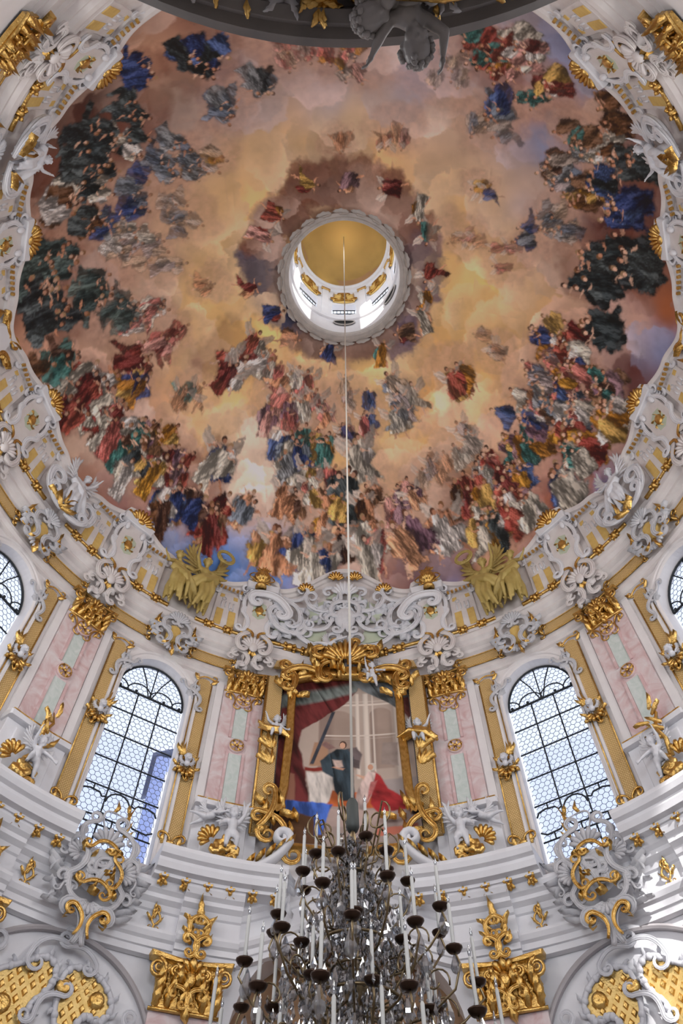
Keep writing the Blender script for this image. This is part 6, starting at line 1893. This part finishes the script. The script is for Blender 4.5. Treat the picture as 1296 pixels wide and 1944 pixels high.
# lunettes with gilded lattice
def make_lunette():
    t = empty('lunette')
    pts = arc(0, -.4, 2.75, pi * .93, pi * .07, 40)
    MB().sweep(pts, [(0, 0), (0, .14), (.06, .17), (.12, .14), (.12, 0)]).bend(RW).obj('arch_band', M['lunband'], t)
    blobs = [[(-1.9, 0.2), (-1.6, 1.0), (-.95, 1.35), (-.45, 1.75), (.0, 1.55), (-.1, .95), (-.5, .55), (-.3, 0.1), (-.9, -.25), (-1.5, -.15)],
             [(.15, 1.6), (.7, 1.75), (1.35, 1.45), (1.65, .9), (1.3, .55), (.95, .75), (.75, .3), (.35, .1), (.15, .75)],
             [(1.0, .0), (1.6, .45), (2.1, .2), (2.2, -.5), (1.7, -.9), (.9, -.8), (.6, -.45)],
             [(-2.3, -.1), (-1.9, -.35), (-1.2, -.45), (-1.0, -.9), (-1.7, -1.1), (-2.35, -.8)]]
    def inpoly(x, z, poly):
        c = False
        for i in range(len(poly)):
            (x1, z1), (x2, z2) = poly[i - 1], poly[i]
            if (z1 > z) != (z2 > z) and x < (x2 - x1) * (z - z1) / (z2 - z1) + x1: c = not c
        return c
    def smooth(poly):
        for _ in range(2):
            o = []
            for i in range(len(poly)):
                a, b = poly[i], poly[(i + 1) % len(poly)]
                o += [(a[0] * .75 + b[0] * .25, a[1] * .75 + b[1] * .25), (a[0] * .25 + b[0] * .75, a[1] * .25 + b[1] * .75)]
            poly = o
        return poly
    st = MB().add([(-.09, -.0, 0), (0, 0, -.13), (.09, 0, 0), (0, 0, .13), (-.05, -.05, 0), (0, -.05, -.07), (.05, -.05, 0), (0, -.05, .07)],
                  [(0, 1, 5, 4), (1, 2, 6, 5), (2, 3, 7, 6), (3, 0, 4, 7), (4, 5, 6, 7)], False).mesh('lattice_stud', M['gold'])
    for b in blobs:
        sm = smooth(b)
        pl = MB().prism(sm, .0, .07, .0).bend(RW).obj('gilt_field', M['weave2'], t)
        g = MB(); n = len(sm)
        for k in range(0, n, 2):
            (x, z), (x2, z2) = sm[k], sm[(k + 2) % n]
            g.ell(((x + x2) / 2, -.1, (z + z2) / 2), (.10, .09, .10), 7, 5)
        g.tube([(x, -.08, z) for x, z in sm + sm[:1]], .075, 6)
        cx = sum(p[0] for p in sm) / n; cz = sum(p[1] for p in sm) / n
        for k in range(0, n, 3):
            x, z = sm[k]; g.leaf((x, z, .06), math.atan2(z - cz, x - cx) + .4, .26, .07, .08, .6, 5)
        g.bend(RW).obj('frilled_border', M['grey2'], t)
        j = 0; z = -1.4
        while z < 2:
            x = -2.6 + (.15 if j % 2 else 0)
            while x < 2.6:
                if inpoly(x, z, b) and inpoly(x + .1, z, b) and inpoly(x - .1, z, b) and inpoly(x, z + .13, b) and inpoly(x, z - .13, b):
                    a = x / RW; link('lattice_stud', st, pl, loc=((RW - .07) * sin(a), (RW - .07) * cos(a) - RW, z), rz=-a)
                x += .30
            z += .20; j += 1
    for p0, p1, w, kw in (((-.9, 1.5), (.0, 2.1), .065, dict(bow=.25, t0=-1, t1=1)), ((.0, 2.0), (.9, 1.8), .065, dict(bow=.2, t0=1, t1=-1)), ((-.3, .3), (.3, .9), .065, dict(bow=.3, t0=1, t1=1)), ((-2.4, .5), (-1.7, 1.4), .08, dict(bow=.25, t0=-1, t1=1)), ((2.0, .6), (2.5, -.2), .08, dict(bow=.25, t0=1, t1=1)), ((-.6, -.5), (.4, -.5), .09, dict(bow=-.3, t0=-1, t1=-1))):
        g = MB(); add_scroll(g, p0, p1, w, .1, .1, **kw); g.bend(RW).obj('scroll', M['grey2'], t)
    for x, z, rr in ((.25, 1.15, .2), (1.15, 1.05, .2), (-1.1, .4, .22)):
        MB().lathe([(rr, 0), (rr, .14), (rr * .6, .2), (.001, .16)], 12, (x, 0, z), 'Y').bend(RW).obj('gilt_boss', M['gold'], t)
    g = MB(); r = random.Random(2)
    for k in range(12): g.leaf((r.uniform(-1.6, .6), r.uniform(-1.2, -.5), .1), r.uniform(0, 6.3), .35, .09, .1, r.uniform(-1, 1), 5)
    g.bend(RW).obj('gilt_sprays', M['gold'], t)
    for s in (-1, 1):
        g = MB(); add_scroll(g, (s * 2.55, -.3), (s * 2.75, -1.1), .09, .1, .08, bow=.2 * s, t0=s, t1=-s)
        for k in range(5): g.leaf((s * 2.6, -.2 - .2 * k, .1), r.uniform(0, 6.3), .35, .09, .1, r.uniform(-1, 1), 5)
        g.bend(RW).obj('shoulder_frill', M['grey2'], t)
    return t
M['grey2'] = mat('light_grey_frill', (.58, .58, .62), .5, noise=(.66, .66, .70), scale=4)
M['lunband'] = mat('taupe_band', (.42, .39, .40), .5)
M['weave2'] = mat('gilded_ground', (.74, .54, .22), .4, .7, noise=(.62, .42, .14), scale=6, bump=.3)
lu0 = make_lunette()
for i, s in enumerate((-1, 1)):
    c = lu0 if i == 0 else copy_tree(lu0)
    c.location = W(s * 35.0, 10.05, RW - .02); c.rotation_euler = (0, 0, -rad(s * 35.0)); c.scale.x = -s
    meta(c, 'arched lunette of gilded lattice fields in frilled stucco below the main entablature', 'lunette', 'gilded lunettes')

# ---------------------------------------------------------------- lantern fittings
def lantern_fit():
    for a in (-92, -46, 0, 46, 88):
        t = empty('lantern_plaque', W(a, 45.0, LR), -rad(a), 'gilded panel above a lantern window', 'wall panel', 'lantern panels')
        g = MB().prism([(-.62, 0), (0, -.05), (.62, 0), (.6, 1.7), (0, 1.85), (-.6, 1.7)], 0, .05, .02); g.bend(LR).obj('field', M['ochre'], t)
        g = MB()
        for s in (-1, 1): add_scroll(g, (s * .45, .2), (s * .1, 1.5), .07, .06, .04, bow=.3 * s, t0=-s, t1=s); g.tube([(s * .62, -.06, 0), (s * .6, -.06, 1.7)], .05, 5)
        g.bend(LR).obj('gilt_scroll', M['gold'], t)
        b = empty('lantern_railing', W(a, 42.7, LR), -rad(a), 'dark iron railing in a lantern window', 'railing', 'lantern railings')
        for z in (.1, .75): MB().tube([(-.65, -.02, z), (.65, -.02, z)], .03, 5).obj('rail', M['iron'], b)
        for k in range(7): MB().tube([(-.6 + .2 * k, -.02, .1), (-.6 + .2 * k, -.02, .75)], .018, 4).obj('baluster', M['iron'], b)
    for i, a in enumerate((-69, -23, 23, 67, -115, 110)):
        t = empty('lantern_pilaster', W(a, 42.0, LR), -rad(a), 'slim white pilaster between two lantern windows', 'pilaster', 'lantern pilasters')
        MB().prism([(-.2, 0), (.2, 0), (.2, 5.2), (-.2, 5.2)], -.02, .08, .02).obj('shaft', M['white'], t)
        MB().prism([(-.27, 5.0), (.27, 5.0), (.30, 5.35), (-.30, 5.35)], -.02, .14, .02).obj('capital', M['gold'], t)
    for a in (0, 62):
        o = MB().lathe([(.001, .03), (.5, .03), (.52, .06), (.58, .05), (.6, 0)], 24, (0, 0, 0), 'Y'); o.v = [(x, y, z * .62) for x, y, z in o.v]
        t = empty('oval_opening', W(a, 41.0, LR - .02), -rad(a), 'dark oval opening low in the lantern wall', 'opening', 'oval openings')
        o.bend(LR).obj('shade_disc', M['void'], t)  # black disc on the wall; the opening's darkness is its colour
        MB().tube([(cos(2 * pi * k / 24) * .58, -.05, sin(2 * pi * k / 24) * .36) for k in range(25)], .04, 6).bend(LR).obj('oval_rim', M['stone'], t)
M['void'] = mat('unlit_void', (.008, .008, .008), .9)
lantern_fit()
# bead and leaf border of the ring
tb = MB()
for k in range(24): tb.leaf((-.2, 0, .05), .25, .75, .16, .1, -.3, 6) if k == 0 else None
tbm = tb.mesh('ring_leaf', M['stone'])
ringp = bpy.data.objects['trim_30']
for k in range(24):
    a = 15 * k
    o = link('ring_leaf', tbm, ringp); p = W(a, LZ - .62, LR + .32); o.location = p
    o.rotation_euler = (Matrix.Rotation(-rad(a), 3, 'Z') @ Matrix.Rotation(rad(-70), 3, 'X')).to_euler()

# ---------------------------------------------------------------- chandelier on its long cable
M['weight'] = mat('dark_green_iron', (.06, .065, .06), .6, .2)
def chandelier():
    cable = MB().tube([(0, 0, 8.5), (0, 0, 25), (0, 0, 49.7)], .024, 6).obj('cable', M['rope'], None)
    cable.location = (0, 0, 0)
    meta(cable, 'long pale cable hanging from the lantern to the chandelier', 'cable')
    t = empty('chandelier', (0, 0, 4.6), 0, 'huge crystal chandelier with many tiers of dark brass arms and white candles', 'chandelier')
    Z0 = 4.6
    MB().lathe([(.02, 3.98), (.06, 3.96), (.085, 3.9), (.09, 3.7), (.095, 3.52), (.07, 3.46), (.02, 3.44)], 14).obj('counterweight', M['weight'], t)
    MB().lathe([(.03, 3.45), (.06, 3.3), (.04, 3.1), (.10, 3.0), (.05, 2.8), (.06, 2.5), (.13, 2.3), (.06, 2.1), (.07, 1.6), (.17, 1.4), (.08, 1.2), (.09, .5), (.22, .3), (.1, 0), (.1, -.6), (.25, -.8), (.05, -1.1)], 14).obj('stem', M['brass'], t)
    r = random.Random(99)
    pan = MB().lathe([(.0, -.03), (.07, -.02), (.095, .015), (.10, .03), (.085, .02), (.03, .01), (.03, .06), (.0, .06)], 12).mesh('drip_pan', M['bronze'])
    cnd = MB().lathe([(.021, .05), (.021, .52), (.012, .54), (.0, .54)], 8).mesh('candle', M['candle'])
    bulb = MB().lathe([(.0, .52), (.016, .55), (.02, .585), (.010, .63), (.0, .67)], 8).mesh('flame_bulb', M['crystal'])
    drop = MB(); drop.lathe([(.0, 0), (.012, -.02), (.045, -.10), (.05, -.13), (.035, -.165), (.0, -.185)], 6); 
    for i in range(len(drop.sm)): drop.sm[i] = False
    dropm = drop.mesh('crystal_drop', M['crystal'])
    bead = MB().ell((0, 0, -.02), (.022, .022, .022), 6, 4); bead.sm = [False] * len(bead.sm); 
    tiers = [(3.02, .55, 4, .2), (2.72, .80, 7, .0), (2.10, 1.20, 9, .25), (1.85, .75, 6, .5), (1.45, 1.50, 11, .1), (1.05, 1.05, 8, .3), (.72, 1.78, 13, .35), (.25, 1.3, 8, .2), (-.1, 2.02, 15, .05), (-.6, 1.5, 10, .3), (-.85, 2.2, 16, .2)]
    tiers = [(z, R * .90, n, ph) for z, R, n, ph in tiers]
    nd = 0
    strings = MB()
    for ti, (z, R, n, ph) in enumerate(tiers):
        # hoop carrying the arms
        MB().tube([(cos(2 * pi * k / 32) * R * .42, sin(2 * pi * k / 32) * R * .42, z - .25) for k in range(33)], .02, 5).obj('hoop', M['brass'], t)
        for k in range(n):
            a = 2 * pi * (k + ph) / n + r.uniform(-.06, .06)
            zz = z + r.uniform(-.10, .10); RR = R * r.uniform(.93, 1.06)
            d = Vector((cos(a), sin(a), 0))
            P = lambda q, h: d * q + Vector((0, 0, h))
            arm = MB()
            path = [P(R * .1, zz - .45), P(R * .35, zz - .62), P(R * .65, zz - .60), P(R * .9, zz - .40), P(RR + .05, zz - .16), P(RR, zz - .01)]
            # smooth
            sp = []
            for i in range(len(path) - 1):
                for q in range(3): sp.append(path[i].lerp(path[i + 1], q / 3))
            sp.append(path[-1])
            arm.tube(sp, .014, 5)
            # scroll curl on the arm
            cu = []
            for i in range(16):
                th = -.4 + i * .42; rr2 = .17 * (1 - i / 19)
                cu.append(P(R * .74 + cos(th) * rr2, zz - .28 + sin(th) * rr2))
            arm.tube(cu, .011, 5)
            ao = arm.obj('arm', M['brass'], t)
            o = link('drip_pan', pan, ao, loc=P(RR, zz)); link('candle', cnd, ao, loc=P(RR, zz)); link('flame_bulb', bulb, ao, loc=P(RR, zz))
            # drops under pan and along the arm
            for q, h in ((RR, -.05), (R * .80, -.42), (R * .5, -.62), (R * .3, -.5)):
                if nd < 290:
                    o = link('crystal_drop', dropm, t, loc=P(q, zz + h) + Vector((r.uniform(-.05, .05), r.uniform(-.05, .05), 0))); s = r.uniform(.8, 1.5); o.scale = (s, s, s * r.uniform(1, 1.5)); o.rotation_euler = (0, 0, r.random() * 6); nd += 1
    # dense fringes of small crystals
    fr = MB()
    for k in range(3400):
        z = r.uniform(-1.2, 3.35); Rm = max(.12, 2.15 - (z + .9) * .50) * math.sqrt(r.random()) * .97
        a = r.random() * 2 * pi
        s = r.uniform(.5, 1.15); x, y = cos(a) * Rm, sin(a) * Rm
        hgt = .13 * s
        w = .028 * s
        ca, sa = cos(a * 7), sin(a * 7)
        fr.add([(x, y, z), (x + w * ca, y + w * sa, z - hgt * .6), (x - w * sa, y + w * ca, z - hgt * .6), (x - w * ca, y - w * sa, z - hgt * .6), (x + w * sa, y - w * ca, z - hgt * .6), (x, y, z - hgt)],
               [(0, 1, 2), (0, 2, 3), (0, 3, 4), (0, 4, 1), (5, 2, 1), (5, 3, 2), (5, 4, 3), (5, 1, 4)], False)
    o = fr.obj('crystal_fringe', M['crystal'], t); o['kind'] = 'stuff'
    # bead strings between tiers
    st = MB()
    for k in range(120):
        a = r.random() * 2 * pi; z = r.uniform(-.6, 3.0); R1 = max(.15, (2.1 - (z + .9) * .5) * r.uniform(.3, .95)); R2 = R1 * r.uniform(.6, 1.0); z2 = z + r.uniform(.3, .7); a2 = a + r.uniform(-.4, .4)
        p0 = Vector((cos(a) * R1, sin(a) * R1, z)); p1 = Vector((cos(a2) * R2, sin(a2) * R2, z2))
        for i in range(8):
            q = i / 7; p = p0.lerp(p1, q) - Vector((0, 0, .12 * sin(pi * q)))
            st.ell(p, (.020, .020, .020), 5, 3)
    st.sm = [False] * len(st.sm)
    o = st.obj('bead_strings', M['crystal'], t); o['kind'] = 'stuff'
    # spiral brass curls of the crown
    for k in range(10):
        a = 2 * pi * k / 10; d = Vector((cos(a), sin(a), 0)); cu = []
        for i in range(18):
            th = 1.2 - i * .38; rr2 = .24 * (1 - i / 22)
            cu.append(d * (.42 + cos(th) * rr2) + Vector((0, 0, 3.2 + .3 * (k % 2) + sin(th) * rr2)))
        MB().tube([d * .05 + Vector((0, 0, 2.9)), d * .3 + Vector((0, 0, 3.0))] + cu, .014, 5).obj('crown_curl', M['brass'], t)
    MB().lathe([(.02, 1.3), (.14, 1.15), (.24, .95), (.22, .75), (.1, .6), (.02, .55)], 12).obj('glass_baluster', M['crystal'], t)
    MB().lathe([(.9, -.9), (.95, -.8), (.9, -.7), (.85, -.8), (.9, -.9)], 24).obj('lower_hoop', M['brass'], t)
chandelier()

# ---------------------------------------------------------------- gallery edge above the camera with a climbing cherub
def gallery():
    zc = 7.7; R = 3.9; cy = -9.2 - R; cx = -.10
    t = empty('gallery_canopy', (cx, cy, zc), 0, 'dark curved gallery edge with gilt leaves hanging over the viewer', 'gallery')
    def arcring(prof, m, nm):
        g = MB(); vs = []; fs = []; n = 48
        for i in range(n + 1):
            a = -1.15 + 2.3 * i / n
            for r, z in prof: vs.append((r * sin(a), r * cos(a), z))
        k = len(prof)
        for i in range(n):
            for j in range(k - 1): fs.append((i * k + j, i * k + j + 1, (i + 1) * k + j + 1, (i + 1) * k + j))
        g.add(vs, fs, False); return g.obj(nm, m, t)
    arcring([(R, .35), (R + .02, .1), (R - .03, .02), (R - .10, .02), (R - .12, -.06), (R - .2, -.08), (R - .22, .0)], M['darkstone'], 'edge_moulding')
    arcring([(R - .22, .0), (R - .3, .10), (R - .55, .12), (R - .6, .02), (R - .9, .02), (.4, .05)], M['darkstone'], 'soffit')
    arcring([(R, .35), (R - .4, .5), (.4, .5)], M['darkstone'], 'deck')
    r = random.Random(18)
    for k in range(24):
        a = -.62 + 1.24 * k / 23 + r.uniform(-.03, .03)
        g = MB()
        q = R - .25
        for i in range(5): g.leaf((0, 0, .08), r.uniform(0, 6.3), .17, .05, .06, r.uniform(-1, 1), 5)
        o = g.obj('gilt_leaf' if k % 3 else 'stucco_leaf', M['gold'] if k % 3 else M['grey'], t, (q * sin(a), q * cos(a), .06)); o.rotation_euler = (Matrix.Rotation(-a, 3, 'Z') @ Matrix.Rotation(rad(90), 3, 'X')).to_euler()
    for k in range(6):
        a = -.5 + 1.0 * k / 5
        g = MB(); add_scroll(g, (-.2, -.05), (.2, .05), .045, .05, .05, bow=.3, t0=1, t1=-1)
        q = R - .33
        o = g.obj('soffit_scroll', M['gold'], t, (q * sin(a), q * cos(a), .05)); o.rotation_euler = (Matrix.Rotation(-a, 3, 'Z') @ Matrix.Rotation(rad(90), 3, 'X')).to_euler()
    # cherubs: head hanging out over the edge
    J = dict(pelvis=(0, -.16, .10), chest=(0, .02, .02), neck=(.04, .10, .0), head=(.06, .20, -.03), look=(.15, .2, -1), sl=(-.13, .04, .02), sr=(.14, .05, .02), el=(-.20, .15, -.04), er=(.27, .12, -.02), hl=(-.25, .25, -.05), hr=(.27, .26, -.02),
             pl=(-.08, -.18, .1), pr=(.08, -.18, .1), kl=(-.16, -.06, -.10), kr=(.16, -.08, -.10), fl=(-.14, -.26, -.08), fr=(.20, -.27, -.06), tl=(-.16, -.34, -.08), tr=(.24, -.35, -.06))
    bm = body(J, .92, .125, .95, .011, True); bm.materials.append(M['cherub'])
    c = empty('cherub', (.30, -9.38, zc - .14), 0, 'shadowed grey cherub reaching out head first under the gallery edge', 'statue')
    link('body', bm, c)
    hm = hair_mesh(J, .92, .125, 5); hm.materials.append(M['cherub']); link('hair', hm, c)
    d = drape_mesh(77, [(-.45, -.12, .0), (-.1, -.10, -.12), (.2, -.10, -.10), (.55, -.14, -.02)], .06, .014, 9); d.materials.append(M['gold']); link('gilt_cloth', d, c)
    J2 = dict(J); J2.update(head=(-.02, .16, -.05), look=(-.2, .3, -1), el=(-.22, .05, -.05), hl=(-.3, -.05, -.06), er=(.2, .02, -.06), hr=(.3, -.06, -.05))
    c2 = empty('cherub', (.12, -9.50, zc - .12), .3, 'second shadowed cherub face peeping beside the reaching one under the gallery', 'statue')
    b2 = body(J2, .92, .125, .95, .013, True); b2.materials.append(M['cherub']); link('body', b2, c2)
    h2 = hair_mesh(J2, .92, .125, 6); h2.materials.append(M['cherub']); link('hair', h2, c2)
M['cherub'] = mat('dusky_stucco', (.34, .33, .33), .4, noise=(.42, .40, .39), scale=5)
gallery()

# ---------------------------------------------------------------- outside: wing of the abbey seen through one window
def outside():
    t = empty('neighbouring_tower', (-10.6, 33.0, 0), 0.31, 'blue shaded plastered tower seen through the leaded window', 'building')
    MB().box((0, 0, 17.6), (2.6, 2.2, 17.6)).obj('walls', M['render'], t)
    MB().add([(-2.9, -2.5, 35.1), (2.9, -2.5, 38.2), (2.9, 2.5, 38.2), (-2.9, 2.5, 35.1), (-2.9, -2.5, 35.5), (2.9, -2.5, 38.6), (2.9, 2.5, 38.6), (-2.9, 2.5, 35.5)], [(0, 1, 2, 3), (7, 6, 5, 4), (0, 4, 5, 1), (1, 5, 6, 2), (2, 6, 7, 3), (3, 7, 4, 0)], False).obj('roof', M['rooftile'], t)
    MB().box((-1.5, -2.24, 24), (.3, .06, 10)).obj('corner_pilaster', M['rooftile'], t)
outside()

# ---------------------------------------------------------------- twins on the two sides of the altar are told apart by what lies beside them
def finish_labels():
    tops = [o for o in COL.objects if o.parent is None and 'label' in o and o.get('kind') != 'structure' and o.type in ('MESH', 'EMPTY')]
    by = {}
    for o in tops: by.setdefault(o['label'], []).append(o)
    for lab, L in by.items():
        if len(L) < 2 or 'lantern' in lab or 'soffit' in lab: continue
        xs = {o.location.x > 0 for o in L}
        if len(xs) < 2: continue
        for o in L:
            left = o.location.x < 0
            o['label'] = lab + (', tower-window side' if left else ', sunlit-cornice side')
            o['group'] = o.get('group', lab)
    n = {}
    for o in tops:
        if len(o['label'].replace(',', ' ').split()) > 16: print('LONG', o.name, o['label'])
finish_labels()
